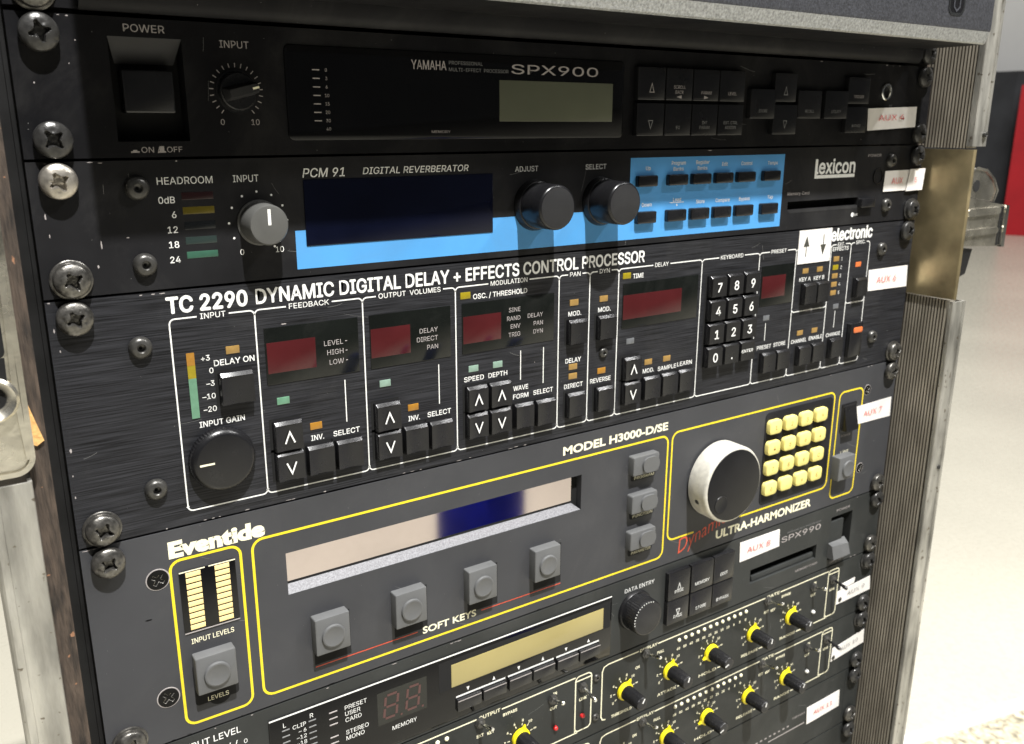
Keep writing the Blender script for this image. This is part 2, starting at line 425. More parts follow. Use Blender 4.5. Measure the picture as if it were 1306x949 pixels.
# left wall
b = MB(); b.block(-12.6, TOP, XI0, BOT, -420, 22, "plywood_edge")
lw = b.build("side_wall", case)
b = MB(); b.slab([(-11.6, 114.2), (-10.9, 114.0), (-9.6, 119.5), (-7.4, 128.2), (-8.6, 128.9), (-9.6, 129.6), (-10.6, 129.0), (-11.4, 129.3)], 21.9, 22.9, "raw_wood")
b.build("wood_splinter", lw)
b = MB(); b.block(XI0, TOP, -1.2, BOT, -30, -6, "rail_black"); b.block(-1.2, TOP, 20, BOT, -9, -5, "rail_black")
b.build("rack_rail", case)
def trim(x_in, x_out, y0, y1, z=27.0, leg=4.0):
    """L shaped aluminium edge: rounded front face plus a short leg along the inside"""
    b = MB(); s = 1 if x_out > x_in else -1; t = 1.2
    prof = [(x_in, z - leg), (x_in, z - 0.8), (x_in + s * .3, z - .25), (x_in + s * .9, z), (x_out - s * 3.2, z), (x_out - s * 2.9, z + .7), (x_out - s * .8, z + .7), (x_out, z), (x_out, z - 26),
            (x_out - s * t, z - 26), (x_out - s * t, z - t), (x_in + s * t, z - t), (x_in + s * t, z - leg)]
    b.loft([[(x, y0, zz) for x, zz in prof], [(x, y1, zz) for x, zz in prof]], "aluminium", True, True)
    return b.build("edge_trim", case, smooth=25)
trim(-12.6, -25.2, 139.5, BOT)
trim(-12.6, -25.2, TOP, 48)
# left latch dish
b = MB()
b.slab(rrect(-44, 52, -10.9, 137.2, 5.5, 8), 24.5, 25.5, "zinc_pale")
b.stroke(rrect(-43.6, 52.6, -11.5, 136.4, 5.2, 8), 1.6, "zinc_pale", z=26.6, closed=True)
b.slab([(-11.0, 54), (-12.4, 53), (-13.5, 80), (-14.3, 112), (-13.2, 132), (-11.9, 132), (-12.7, 112), (-11.9, 80)], 25.5, 27.4, "zinc_pale")
dish = b.build("latch_dish", case)
b = MB(); b.slab(rrect(-43, 55, -14.6, 100, 2), 25.4, 25.7, "void")
b.slab([(-44, 100), (-14.9, 100), (-15.1, 106), (-16, 111.5), (-19, 114.5), (-24, 115.5), (-44, 115.5)], 25.4, 25.75, "void"); b.build("recess", dish)
b = MB(); b.lathe(-19.5, 112, [(6.6, 25.5), (6.9, 27.6), (6.0, 28.4), (4.4, 27.2), (3.6, 26)], "zinc_pale", 40, capmat="void"); b.build("rivet", dish)
# right wall with ribbed lining
def right_wall(y0, y1):
    b = MB(); n = 14; z0, z1 = -40.0, 24.0
    prof = []
    pitch = 2.0; zz = z1
    while zz > -24:
        prof += [(XI1, zz), (XI1, zz - pitch * .55), (XI1 + 1.0, zz - pitch * .62), (XI1 + 1.0, zz - pitch * .95)]
        zz -= pitch
    prof += [(XI1, zz), (XI1, -420), (XI1 + 8.5, -420), (XI1 + 8.5, z1)]
    for i, ((xa, za), (xb, zb)) in enumerate(zip(prof, prof[1:] + prof[:1])):
        b.face([(xa, y0, za), (xb, y0, zb), (xb, y1, zb), (xa, y1, za)], "rib_gap" if max(xa, xb) > XI1 + .1 and max(xa, xb) < XI1 + 2 else "ribbed_lining")
    b.face([(x, y0, z) for x, z in prof], "ribbed_lining"); b.face([(x, y1, z) for x, z in prof], "ribbed_lining")
    bmesh.ops.remove_doubles(b.bm, verts=b.bm.verts, dist=1e-7)
    return b.build("side_wall", case, smooth=0)
right_wall(TOP, 46.2)
right_wall(136.5, BOT)
trim(XI1 - .25, XI1 + 12.4, TOP, 45.2, 27.2, 4.5)
trim(XI1 - .25, XI1 + 12.4, 137.2, BOT, 28.6, 3.0)
b = MB(); b.block(482.9, TOP, 488.4, BOT, -30, -7, "plywood_edge"); b.block(462, TOP, 484, BOT, -9, -5, "rail_black")
b.build("rack_rail", case)
for (xs, ys) in ((497.5, 38.5), (496.5, 246)):
    b = MB(); b.lathe(xs, ys, [(1.5, 27), (1.5, 29.2), (1.1, 29.4), (.5, 29.0)], "screw_black", 16); b.build("trim_rivet", case)
# yellow zinc latch plate let into the right wall
b = MB()
prof = [(XI1 - .9, -8), (XI1 - .9, 27.0), (XI1 - .6, 28.2), (XI1 + .3, 28.8), (XI1 + 1.3, 28.8), (XI1 + 1.3, -8)]
b.loft([[(x, 47.0, z) for x, z in prof], [(x, 135.6, z) for x, z in prof]], "zinc_yellow", True, True)
lp = b.build("latch_plate", case, smooth=25)
b = MB(); b.block(XI1 + 1.4, 49, 516, 133.5, -26, -4, "rail_black"); b.build("latch_cup", case)
b = MB(); Z = 12
oc = [(500, 66), (516, 61.5), (523.7, 58.8), (535.5, 60.6), (545.2, 66.4), (550.7, 73.6), (547.6, 80.5), (519, 76.4), (500, 74)]
ci = circ(526, 69.8, 3.6, 24)
b.slab(oc, Z - 3, Z - .6, "zinc_pale"); b.stroke(oc[1:7], 1.5, "zinc_pale", z=Z + .2)
b.slab(ci, Z - .8, Z - .35, "void")
lt = b.build("butterfly_latch", case)
b = MB()
b.slab([(500, 74.5), (518, 76.7), (563, 83.4), (563.2, 110.0), (525, 107.4), (500, 106)], Z - 6, Z, "zinc_pale")
b.slab(rrect(518, 84, 556, 88.6, 2.1), Z, Z + 1.4, "zinc_pale"); b.slab(rrect(516, 97, 556, 101, 2), Z, Z + 1.4, "zinc_pale")
b.slab([(559.5, 82.8), (563.4, 83.4), (563.6, 110.2), (560, 110)], Z, Z + 2.6, "chrome")
b.slab([(557.4, 84), (559.3, 84), (559.3, 109), (557.4, 109)], Z, Z + .3, "void")
b.build("keeper", lt)
b = MB(); b.slab([(500, 107), (534, 110), (529.5, 125.5), (518.8, 128.6), (500, 129)], Z - 10, Z - 2, "key_black", capmat="key_black"); b.build("spring_block", lt)
# top and back of the case
b = MB(); b.block(-25, TOP - 10, 501, TOP, -420, 27, "plywood_edge"); b.build("top_wall", case)
b = MB(); b.block(-12, TOP, 496, BOT, -428, -420.5, "case_black"); b.build("back_wall", case)
b = MB(); b.block(-25, BOT, 501, FLOOR - 5.2, -420, 27, "plywood_edge"); b.build("bottom_wall", case)

# ------------------------------------------------------------------ shared parts: screws
def screw_mesh(mt, washer=True, seed=0):
    """pan head screw with a real cross recess, on a cup washer"""
    b = MB(); rnd = random.Random(seed)
    if washer: b.lathe(0, 0, [(6.6, 0), (6.6, .7), (6.2, 1.0), (5.0, 1.05)], mt, 40)
    R0 = 5.75; N = 88
    rs = [5.75, 5.75, 5.6, 5.3, 4.9, 4.4, 3.95, 3.6, 3.3, 3.0, 2.7, 2.4, 2.1, 1.8, 1.5, 1.25, 1.0, .75, .5, .25]
    rings = []; hwv = rnd.uniform(.46, .62); arms = [rnd.uniform(2.8, 3.4) for _ in range(4)]; dents = [(rnd.uniform(-4, 4), rnd.uniform(-4, 4), rnd.uniform(.3, .8)) for _ in range(5)]
    for j, r in enumerate(rs):
        zz = 1.0 if j == 0 else (2.0 if j == 1 else 2.0 + 2.6 * math.sqrt(max(0, 1 - (r / 6.0) ** 2)))
        ring = []
        for i in range(N):
            a = 2 * math.pi * i / N; x, y = r * math.cos(a), r * math.sin(a)
            hw = hwv + .22 * (3.6 - min(r, 3.6)) / 3.6
            u = min(abs(x), abs(y)); v = max(abs(x), abs(y))
            d = 0.0
            arm = arms[int(((a + math.pi / 4) % (2 * math.pi)) / (math.pi / 2)) % 4]
            lim = .42 + hw * 2.1 * max(0.0, 1 - v / arm) ** 1.25
            if v < arm and u < lim:
                e = min(1.0, max(0.0, (lim - u) / .32)) * min(1.0, max(0.0, (arm - v) / .4)); d = 2.5 * e
            for px, py, pr in dents: d += .22 * math.exp(-((x - px) ** 2 + (y - py) ** 2) / (pr * pr))
            if r < 1.3: d = max(d, 2.6)
            ring.append((x, y, zz - d))
        rings.append(ring)
    b.loft(rings, mt, False, True)
    me_ob = b.build("screw_proto", smooth=40); me = me_ob.data; bpy.data.objects.remove(me_ob); return me
def hex_mesh():
    b = MB()
    hx = [(1.9 * math.cos(2 * math.pi * i / 36) , 1.9 * math.sin(2 * math.pi * i / 36)) for i in range(36)]
    rings = [[(r * math.cos(2 * math.pi * i / 36), r * math.sin(2 * math.pi * i / 36), z) for i in range(36)] for r, z in
             ((4.0, 0), (4.0, .5), (3.8, 1.3), (3.3, 2.0), (2.6, 2.4), (1.6, 2.55), (1.35, 2.3), (1.3, .9), (.6, .6))]
    b.loft(rings, "hex_black", False, True, "void")
    o = b.build("hex_proto", smooth=40); me = o.data; bpy.data.objects.remove(o); return me
def flat_screw_mesh():
    b = MB(); N = 64; rings = []
    for r, z in ((3.9, .05), (3.9, .25), (3.6, .3), (3.0, .3), (2.5, .3), (2.2, .3), (1.9, .3), (1.6, .3), (1.3, .3), (1.0, .3), (.7, .3), (.4, .3)):
        ring = []
        for i in range(N):
            a = 2 * math.pi * i / N; x, y = r * math.cos(a), r * math.sin(a)
            u = min(abs(x), abs(y)); v = max(abs(x), abs(y))
            ring.append((x, y, z - (1.0 if (v < 2.25 and u < .5) or r < .8 else 0)))
        rings.append(ring)
    b.loft(rings, "screw_dark", False, True, "void")
    k = b.mi("silver")
    for f in b.bm.faces:
        c = f.calc_center_median(); x, y = c.x / MM, -c.z / MM
        if max(abs(x), abs(y)) < 2.35 and min(abs(x), abs(y)) < .62: f.material_index = k  # silver faces paint the highlights of the cross recess
    b.lathe(0, 0, [(4.35, .02), (4.3, .12), (3.9, .1)], "print_dim", 48, capmat="screw_dark")  # pale ring painted as the highlight round the head
    o = b.build("flat_proto", smooth=30); me = o.data; bpy.data.objects.remove(o); return me
SC = {"black": [screw_mesh("screw_black", True, 1), screw_mesh("screw_worn", True, 2)], "bare": [screw_mesh("screw_black", False, 3), screw_mesh("screw_worn", False, 4), screw_mesh("screw_black", False, 5)], "steel": [screw_mesh("screw_steel", False, 6)]}
HEX = hex_mesh(); FLAT = flat_screw_mesh()
_rs = random.Random(4)
def put(parent, name, me, x, y, z=0.0, rot=0.0, label=None, scale=1.0):
    o = bpy.data.objects.new(name, me); col.objects.link(o); o.parent = parent
    o.location = V(x, y, z) - parent.location; o.rotation_euler = (0, rot, 0); o.scale = (scale,) * 3
    if label: o["label"] = label
    return o
def rack_screws(parent, ytop, ybot, left=("bare", "bare"), right=("bare", "bare"), dz=0.0, dx=(0, 0, 0, 0)):
    for (x, y, k, q) in ((8.75 + dx[0], ytop, left[0], 0), (8.75 + dx[1], ybot, left[1], 1), (473.85 + dx[2], ytop, right[0], 2), (473.85 + dx[3], ybot, right[1], 3)):
        put(parent, "rack_screw", _rs.choice(SC[k]), x, y, dz + _rs.uniform(-.2, .4), _rs.uniform(0, 1.5),
            "bright steel screw head" if k == "steel" else None)
def chips(parent_mb, pts, mt="print_dim"):
    """little flakes where the paint has chipped off an edge"""
    for x, y, w, h in pts:
        n = 7; p = [(x + w * .5 * math.cos(2 * math.pi * i / n) * _rs.uniform(.7, 1.1), y + h * .5 * math.sin(2 * math.pi * i / n) * _rs.uniform(.6, 1.1)) for i in range(n)]
        parent_mb.poly(p, mt, z=0.05)
def edge_chips(mb, y, xs, mt="print_dim", zf=.05):
    for x in xs: chips(mb, [(x, y + _rs.uniform(-.1, .2), _rs.uniform(.5, 3.2), _rs.uniform(.25, .55))], mt)

def panel(parent, y0, y1, mt, holes=(), depth=4.0, extra=None):
    b = MB(); b.plate(0.3, y0 + .45, 482.3, y1 - .45, list(holes), 0.0, depth, mt)
    if extra: extra(b)
    rw = random.Random(int(y0 * 10) + 7)
    free = lambda x, y: not any(h[0] - 1 < x < h[2] + 1 and h[1] - 1 < y < h[3] + 1 for h in holes)
    for i in range(16):                                     # fine scratches
        x, y, a, l = rw.uniform(3, 478), rw.uniform(y0 + 3, y1 - 3), rw.uniform(-.5, .5) + (1.4 if rw.random() < .3 else 0), rw.uniform(2, 11)
        q = [(x + l * t * math.cos(a), min(max(y + l * t * math.sin(a) + .4 * math.sin(t * 2.5), y0 + 1), y1 - 1)) for t in (0, .33, .66, 1)]
        if all(free(*p_) for p_ in q) and q[-1][0] < 481: b.stroke(q, rw.uniform(.05, .11), "scratch", z=.02)
    for i in range(90):                                     # settled flecks of dust
        x, y, r_ = rw.uniform(1, 481), rw.uniform(y0 + 1, y1 - 1), rw.uniform(.06, .17)
        if free(x, y): b.poly([(x + r_ * math.cos(t), y + r_ * math.sin(t) * rw.uniform(.5, 1)) for t in (0, 1.3, 2.5, 3.8, 5.0)], "scratch", z=.03)
    return b.build("front_panel", parent, smooth=0)
def chassis(parent, y0, y1):
    b = MB(); b.block(22, y0 + 1.0, 460.6, y1 - 1.0, -280, -9.0, "case_black"); b.build("chassis", parent)

def keycap(parent, x0, y0, x1, y1, z=6.0, mt="key_black", glyph=None, name="push_button", gm="print_white", top=1.3, dip=.55, gs=1.0):
    """switch cap: sloping bright top edge, scooped front"""
    b = MB(); n = 8; side = .35
    o = rrect(x0, y0, x1, y1, .5, 3)
    i = rrect(x0 + side, y0 + top, x1 - side, y1 - side, .4, 3)
    zc = lambda x: z - dip * (1 - ((2 * (x - x0) / (x1 - x0)) - 1) ** 2)
    b.loft([[(x, y, -1.0) for x, y in o], [(x, y, z - 1.4) for x, y in o], [(x, y, z - .25) for x, y in i]], mt, True, False)
    k = b.mi(mt); xa, xb, ya, yb = x0 + side, x1 - side, y0 + top, y1 - side
    g = [[b.bm.verts.new(V(xa + (xb - xa) * q / n, ya if r == 0 else yb, zc(xa + (xb - xa) * q / n))) for q in range(n + 1)] for r in (0, 1)]
    for q in range(n):
        b.bm.faces.new((g[0][q], g[0][q + 1], g[1][q + 1], g[1][q])).material_index = k
    mx, my = (x0 + x1) / 2, (y0 + y1) / 2 + .5
    if glyph == "up": b.stroke([(mx - 1.9 * gs, my + 2.2 * gs), (mx, my - 2.3 * gs), (mx + 1.9 * gs, my + 2.2 * gs)], .62, gm, z=z + .05)
    elif glyph == "down": b.stroke([(mx - 1.9 * gs, my - 2.2 * gs), (mx, my + 2.3 * gs), (mx + 1.9 * gs, my - 2.2 * gs)], .62, gm, z=z + .05)
    elif glyph:
        b.text(glyph, mx, None, my + 2.3, 4.6, gm, bold=.03, z=z + .05, align='c')
    return b.build(name, parent, origin=(mx, my, 0), smooth=25)
def light(parent, x0, y0, x1, y1, mt, z=0.25, name="indicator_light"):
    b = MB(); b.block(x0, y0, x1, y1, -.4, z, mt, bev=.15); return b.build(name, parent)
def sticker(parent, pts, body, mt="sticker_red", z=.3, curl=0.0, tx=None, cap=3.6):
    """paper label; pts = tl, tr, br, bl"""
    b = MB(); (ax, ay), (bx, by), (cx, cy), (dx, dy) = pts; n = 8
    rows = []
    for i in range(n + 1):
        t = i / n; zz = z + curl * max(0, t - .6) ** 2 * 6 + .25 * math.sin(t * 5) * (1 if curl else .3)
        rows.append(((ax + (bx - ax) * t, ay + (by - ay) * t, zz), (dx + (cx - dx) * t, dy + (cy - dy) * t, zz)))
    ring = [[p[0] for p in rows] + [p[1] for p in reversed(rows)]]
    k = b.mi("sticker_white")
    for p, q in zip(rows, rows[1:]):
        b.face([p[0], q[0], q[1], p[1]], "sticker_white"); 
        b.face([(p[0][0], p[0][1], p[0][2] - .22), (q[0][0], q[0][1], q[0][2] - .22), (q[1][0], q[1][1], q[1][2] - .22), (p[1][0], p[1][1], p[1][2] - .22)], "sticker_white")
    e = [p[0] for p in rows] + [p[1] for p in reversed(rows)]
    for p, q in zip(e, e[1:] + e[:1]):
        b.face([p, q, (q[0], q[1], q[2] - .22), (p[0], p[1], p[2] - .22)], "sticker_white")
    if body:
        w = bx - ax; x0, x1 = tx or (ax + w * .28, ax + w * .76); my = (ay + by + cy + dy) / 4
        b.text(body, x0, x1, my + cap * .46, cap * .92, mt, bold=0.0, z=z + .45 + (curl * .25), rot=math.atan2(ay - by, bx - ax))
    return b.build("label_sticker", parent, smooth=40)

# ------------------------------------------------------------------ drawer unit above, jutting out
u = thing("steel_rack_unit", "grey hammered steel unit jutting out at the top of the rack", "rack unit", (241, -1, 0))
b = MB(); b.plate(0.3, -88, 482.3, -1.2, [], 0, 4, "black_panel"); chassis(u, -88, -1); b.build("ear_panel", u, smooth=0)
b = MB()
prof = [(-86, 0.2), (-1.6, 0.2), (-.9, .8), (-.75, 2.0), (-1.2, 3.2), (-2.4, 4.2), (-4.0, 5.0), (-8.5, 5.2), (-8.55, 38.6), (-8.6, 39.4)]
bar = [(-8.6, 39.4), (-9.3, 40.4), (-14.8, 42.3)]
prof2 = [(-14.8, 42.3), (-16.0, 42.7), (-86, 42.7), (-86, .2)]
xl, xr = 20.6, 462.4
def skin(b, pr, mt):
    for (ya, za), (yb, zb) in zip(pr, pr[1:]):
        b.face([(xl, ya, za), (xr, ya, za), (xr, yb, zb), (xl, yb, zb)], mt)
skin(b, prof, "satin_panel"); skin(b, bar, "hammered_lit"); skin(b, prof2, "hammered_grey")
pp = prof + bar[1:] + prof2[1:-1]
b.face([(xl, y, z) for y, z in pp], "satin_panel"); b.face([(xr, y, z) for y, z in pp], "hammered_grey")
bmesh.ops.remove_doubles(b.bm, verts=b.bm.verts, dist=1e-7)
b.build("drawer_front", u, smooth=35)
b = MB()
b.stroke(rrect(421, -34, 434, -21.5, 3.5), 1.3, "chrome", z=43.0, closed=True)
b.stroke([(425, -30), (425, -25), (427.5, -23), (430, -25), (430, -30)], 1.0, "hammered_grey", z=43.1); b.slab(rrect(421.4, -33.6, 433.6, -21.9, 3.2), 42.6, 42.9, "key_black")
b.build("maker_badge", u)
rack_screws(u, -82, -6.35, ("steel", "black"), ("bare", "bare"))

# ------------------------------------------------------------------ unit 1 : multi effect processor
u = thing("effects_processor", "black effects unit with a big square power switch and small greenish display", "effects unit", (241, 44.4, 0))
chassis(u, 0, 44.4)
def ex(b): edge_chips(b, .9, (15, 17.5, 380, 437, 443, 449)); chips(b, [(19, 8, .5, .5), (16.5, 15, .4, .4), (6, 21, .4, .7), (420, 41, .5, .4)])
panel(u, 0, 44.4, "black_panel", [(28.4, 6.3, 51.3, 38.8)], 8.0, ex)
b = MB()
b.face([(28.4, 6.3, -.02), (51.3, 6.3, -.02), (49.6, 14.2, -6.5), (31.0, 14.2, -6.5)], "knob_face")
b.face([(28.4, 38.8, -7.9), (51.3, 38.8, -7.9), (51.3, 6.3, -7.9), (28.4, 6.3, -7.9)], "void")
ps = b.build("power_switch", u)
b = MB(); b.block(31.8, 16.2, 48.0, 29.8, -7.8, -1.4, "key_black", bev=.6, r=.8); b.build("rocker", ps)
b = MB()
b.text("POWER", 33.5, 46.2, 4.7, 2.3, "print_dim"); b.text("INPUT", 63.8, 73.8, 8.2, 2.3, "print_dim")
b.text("ON /", 35.2, 41.2, 42.4, 1.8, "print_dim"); b.text("OFF", 43.4, 48.4, 42.4, 1.8, "print_dim")
b.poly([(31.9, 42.4), (34.6, 42.4), (34.6, 41.9), (33.9, 41.9), (33.9, 41.5), (32.6, 41.5), (32.6, 41.9), (31.9, 41.9)], "print_dim"); b.poly([(40.6, 42.5), (43, 42.5), (43, 42.0), (42.5, 42.0), (42.5, 40.4), (41.0, 40.4), (41.0, 42.0), (40.6, 42.0)], "print_dim")
b.text("0", 62.8, None, 33.5, 1.9, "print_dim", align='c'); b.text("10", 74.3, None, 33.5, 1.9, "print_dim", align='c')
for i in range(21):
    a = math.radians(232 - i * 284 / 20); c, s_ = math.cos(a), -math.sin(a); r0, r1 = 7.9, 9.3
    b.stroke([(68.4 + r0 * c, 22.3 + r0 * s_), (68.4 + r1 * c, 22.3 + r1 * s_)], .28, "print_dim")
b.text("MIDI", 443, 446, 23, .9, "print_faint")
b.build("panel_lettering", u, smooth=0)
b = MB(); b.lathe(68.4, 22.3, [(7.2, .05), (7.2, .3), (6.6, .3), (6.3, 2.6), (5.9, 3.0)], "knob_black", 48)
kn = b.build("input_knob", u)
b = MB(); a = math.radians(14)
def rp(x, y): return (68.4 + x * math.cos(a) + y * math.sin(a), 22.3 - x * math.sin(a) + y * math.cos(a))
b.loft([[(*rp(x, y), 2.5) for x, y in rrect(-5.6, -2.4, 5.8, 2.4, .8)], [(*rp(x, y), 8.2) for x, y in rrect(-5.2, -1.7, 5.4, 1.7, .8)], [(*rp(x, y), 8.8) for x, y in rrect(-4.8, -1.3, 5.0, 1.3, .7)]], "knob_face")
b.stroke([rp(3.0, 0), rp(5.3, 0)], .7, "print_cream", z=8.9); b.build("grip", kn)
b = MB(); b.block(86.0, 6.0, 243.6, 39.0, -1, .55, "black_gloss", bev=.5, r=2.2)
win = b.build("display_window", u)
b = MB(); b.block(176.6, 15.7, 236.9, 32.0, -.5, .75, "lcd_green", bev=.1); b.build("liquid_crystal_display", win)
b = MB()
for i, s_ in enumerate(("0", "3", "6", "10", "15", "20", "30", "40")):
    y = 14.3 + i * 2.95
    if i < 7: b.stroke([(96.1, y), (98.9, y)], .4, "print_dim", z=.62)
    b.text(s_, 101.4, None, y + .5, 1.1, "print_dim", z=.62, align='c')
b.text("YAMAHA", 136.3, 151.7, 12.7, 3.3, "print_dim", bold=.02, z=.62)
b.text("PROFESSIONAL", 152.9, 168.6, 10.5, 1.3, "print_faint", z=.62); b.text("MULTI-EFFECT  PROCESSOR", 152.9, 181.0, 13.0, 1.3, "print_faint", z=.62)
b.text("SPX900", 182.5, 228.2, 13.1, 3.7, "print_dim", bold=.004, z=.62)
b.text("MEMORY", 144.6, 153.2, 36.5, 1.0, "print_dim", z=.62)
b.build("window_lettering", win, smooth=0)
def cap_button(parent, x0, y0, x1, y1, lines, z=3.0, mt="key_black", gm="print_dim", size=1.45, name="push_button", arrow=None, low=None):
    b = MB(); b.block(x0, y0, x1, y1, -1, z, mt, bev=.45, r=.5)
    b.face([(x0 + .6, y1 - .15, z - .5), (x1 - .6, y1 - .15, z - .5), (x1 - .7, y1 - 1.0, z + .03), (x0 + .7, y1 - 1.0, z + .03)], mt)
    mx = (x0 + x1) / 2; yb = low if low else y1 - 3.0
    for k, s_ in enumerate(reversed(lines)):
        if s_: b.text(s_, mx, None, yb - k * size * 1.55, size, gm, z=z + .06, align='c')
    if arrow:
        ax, ay, kind = mx, yb - 3.4 if lines else yb - 2.0, arrow
        if kind == "up": b.stroke([(ax - 1.3, ay + 1.6), (ax, ay - 2.2), (ax + 1.3, ay + 1.6)], .35, gm, z=z + .06, closed=True)
        if kind == "down": b.stroke([(ax - 1.3, ay - 1.8), (ax, ay + 1.8), (ax + 1.3, ay - 1.8)], .35, gm, z=z + .06, closed=True)
        if kind == "left": b.poly([(ax - 1.8, yb + 1.4), (ax + 1.4, yb + .6), (ax + 1.4, yb + 2.2)], gm, z=z + .06)
        if kind == "right": b.poly([(ax + 1.6, yb + 1.4), (ax - 1.4, yb + .6), (ax - 1.4, yb + 2.2)], gm, z=z + .06)
    return b.build(name, parent, smooth=25)
dz = lambda x: 3.0 * (x + 33) / 321
for (x0, x1, l1, a1, l2, a2) in ((249.8, 266.4, [], "up", [], "down"), (267.1, 283.9, ["SCROLL", "BACK"], "left", ["EQ"], None),
                              (284.5, 301.6, ["PARAM"], "right", ["INT", "PARAM"], None), (302.2, 319.6, ["LEVEL"], None, ["EXT. CTRL", "ASSIGN"], None)):
    cap_button(u, x0, 7.9, x1, 22.3, l1, arrow=a1); cap_button(u, x0, 23.6, x1, 38.2, l2, arrow=a2, gm="print_faint")
cap_button(u, 324.6, 15.8, 343.0, 30.2, ["STORE"], gm="print_faint"); cap_button(u, 341.8, 7.8, 358.4, 21.8, [], arrow="up", gm="print_faint"); cap_button(u, 342.0, 23.2, 360.2, 38.0, [], arrow="down", gm="print_faint")
cap_button(u, 360.6, 15.8, 379.2, 30.0, ["RECALL"], gm="print_faint"); cap_button(u, 382.4, 15.5, 401.6, 30.0, ["UTILITY"], gm="print_faint")
cap_button(u, 401.0, 8.1, 419.8, 22.0, ["TRIGGER"], gm="print_dim"); cap_button(u, 401.4, 23.6, 419.6, 37.4, ["BYPASS"], gm="print_faint")
b = MB(); b.lathe(438.6, 15.1, [(4.7, 0), (4.7, .8), (4.3, 1.2), (3.4, 1.2), (3.1, .4), (3.0, -3)], "chrome", 36, capmat="void"); b.build("phone_jack", u)
sticker(u, [(422.5, 24.3), (467.2, 22.9), (467.6, 34.4), (423.6, 36.3)], "AUX 4", curl=1.2, z=1.2, tx=(432, 456.5), cap=3.3)
rack_screws(u, 6.35, 38.1, ("bare", "bare"), ("bare", "bare"), dx=(.1, .2, -1.2, -.3))

# ------------------------------------------------------------------ unit 2 : reverberator
u = thing("digital_reverberator", "black reverb unit with a bright blue stripe, two big knobs and blue button field", "reverb unit", (241, 88.9, 0))
chassis(u, 44.4, 88.9)
def ex(b): edge_chips(b, 45.3, (6, 19, 22, 46, 300, 301)); chips(b, [(19.5, 72, .5, 2.8), (17.8, 79, .7, 1.2), (15.6, 83, .4, .4), (4, 62, .5, 2.4), (4.5, 68, .4, 1.4), (28, 70, 1.2, .5)])
panel(u, 44.4, 88.9, "satin_panel", [(362.3, 73.2, 423.2, 77.6)], 12.0, ex)
b = MB()
blue = [(86.3, 71.4), (249.6, 71.4), (249.6, 48.1), (357, 48.1), (357, 85.8), (86.3, 85.8)]
b.poly(blue, "print_blue", z=.03)
b.build("blue_stripe", u, smooth=0)
b = MB()
b.text("HEADROOM", 39.0, 57.6, 53.0, 2.4); b.text("INPUT", 64.7, 73.9, 53.0, 2.4)
for s_, y in (("0dB", 58.2), ("6", 63.2), ("12", 68.3), ("18", 73.4), ("24", 78.6)): b.text(s_, 44.3, None, y + 1.1, 2.2, align='r', bold=.01)
for a in range(0, 300, 30):
    t = math.radians(210 - a); x, y = 72.8 + 10.7 * math.cos(t), 67.2 - 10.7 * math.sin(t)
    if a == 0 or True: b.poly(circ(x, y, .42, 12), "print_white", z=.06)
b.text("0", 66.0, None, 78.7, 2.0, align='c'); b.text("10", 80.0, None, 78.7, 2.0, align='c')
b.text("PCM 91", 90.4, 107.6, 52.1, 3.2, bold=.012, ital=.2); b.text("DIGITAL REVERBERATOR", 114.5, 162.0, 51.6, 2.5, bold=.006, ital=.2)
b.text("ADJUST", 184.9, 196.9, 52.6, 2.2); b.text("SELECT", 223.0, 235.0, 52.6, 2.2)
for s_, x, y in (("Up", 260.6, 53.8), ("Program", 280.2, 51.8), ("Banks", 280.2, 54.6), ("Register", 296.4, 51.8), ("Banks", 296.4, 54.6), ("Edit", 312, 53.0), ("Control", 328, 53.0), ("Tempo", 347.8, 53.2),
                 ("Down", 260.6, 70.8), ("Load", 280.2, 69.2), ("*", 280.2, 72.2), ("Store", 296.2, 70.8), ("Compare", 312, 70.8), ("Bypass", 328, 70.8), ("Tap", 347.8, 70.8)):
    b.text(s_, x, None, y, 1.75, align='c', bold=.01, z=.09)
b.stroke([(275.5, 69.7), (285, 69.7)], .25, "print_white", z=.09)
b.text("Memory Card", 361.6, 379.4, 69.8, 1.6, "print_dim"); b.text("POWER", 428.6, 441, 50.8, 1.5, "print_dim")
b.text("lexicon", 383.4, 417.4, 59.0, 7.4, bold=.06); b.poly([(382.6, 59.8), (417.6, 59.8), (417.6, 61.6), (382.6, 61.6)], "print_white"); b.poly([(382.6, 51.2), (384.4, 51.2), (384.4, 60), (382.6, 60)], "print_white", z=.05)
b.poly(circ(419.5, 83.0, 1.3, 16), "print_white"); b.text("Eject", 420.5, None, 83.6, 1.4)
b.build("panel_lettering", u, smooth=0)
for (y0, y1, mt) in ((55.8, 58.4, "bar_red"), (60.8, 63.3, "bar_yellow"), (65.9, 68.6, "bar_dark"), (71.1, 73.7, "bar_teal"), (76.2, 78.6, "bar_green")):
    light(u, 46.6, y0, 57.4, y1, mt, .12, "level_light")
b = MB(); b.block(90.4, 52.9, 173.5, 77.5, -1, .35, "navy_glass", bev=.3); b.build("display_window", u)
def round_knob(parent, x, y, prof, mt, face, rib=0, n=64, mark=None, name="rotary_knob"):
    b = MB(); b.lathe(x, y, prof, mt, n, rib, face); k = b.build(name, parent, origin=(x, y, 0), smooth=35)
    if mark:
        c = MB(); c.stroke(mark[0], mark[1], mark[2], z=mark[3]); c.build("pointer", k, smooth=0)
    return k
round_knob(u, 73.2, 67.6, [(8.2, 0), (8.2, .5), (7.6, .6), (7.2, 9.6), (6.7, 10.4), (6.2, 10.5)], "knob_grey", "knob_grey", mark=([(73.3, 67.6), (73.3, 62.0)], 1.1, "print_white", 10.6), name="input_knob")
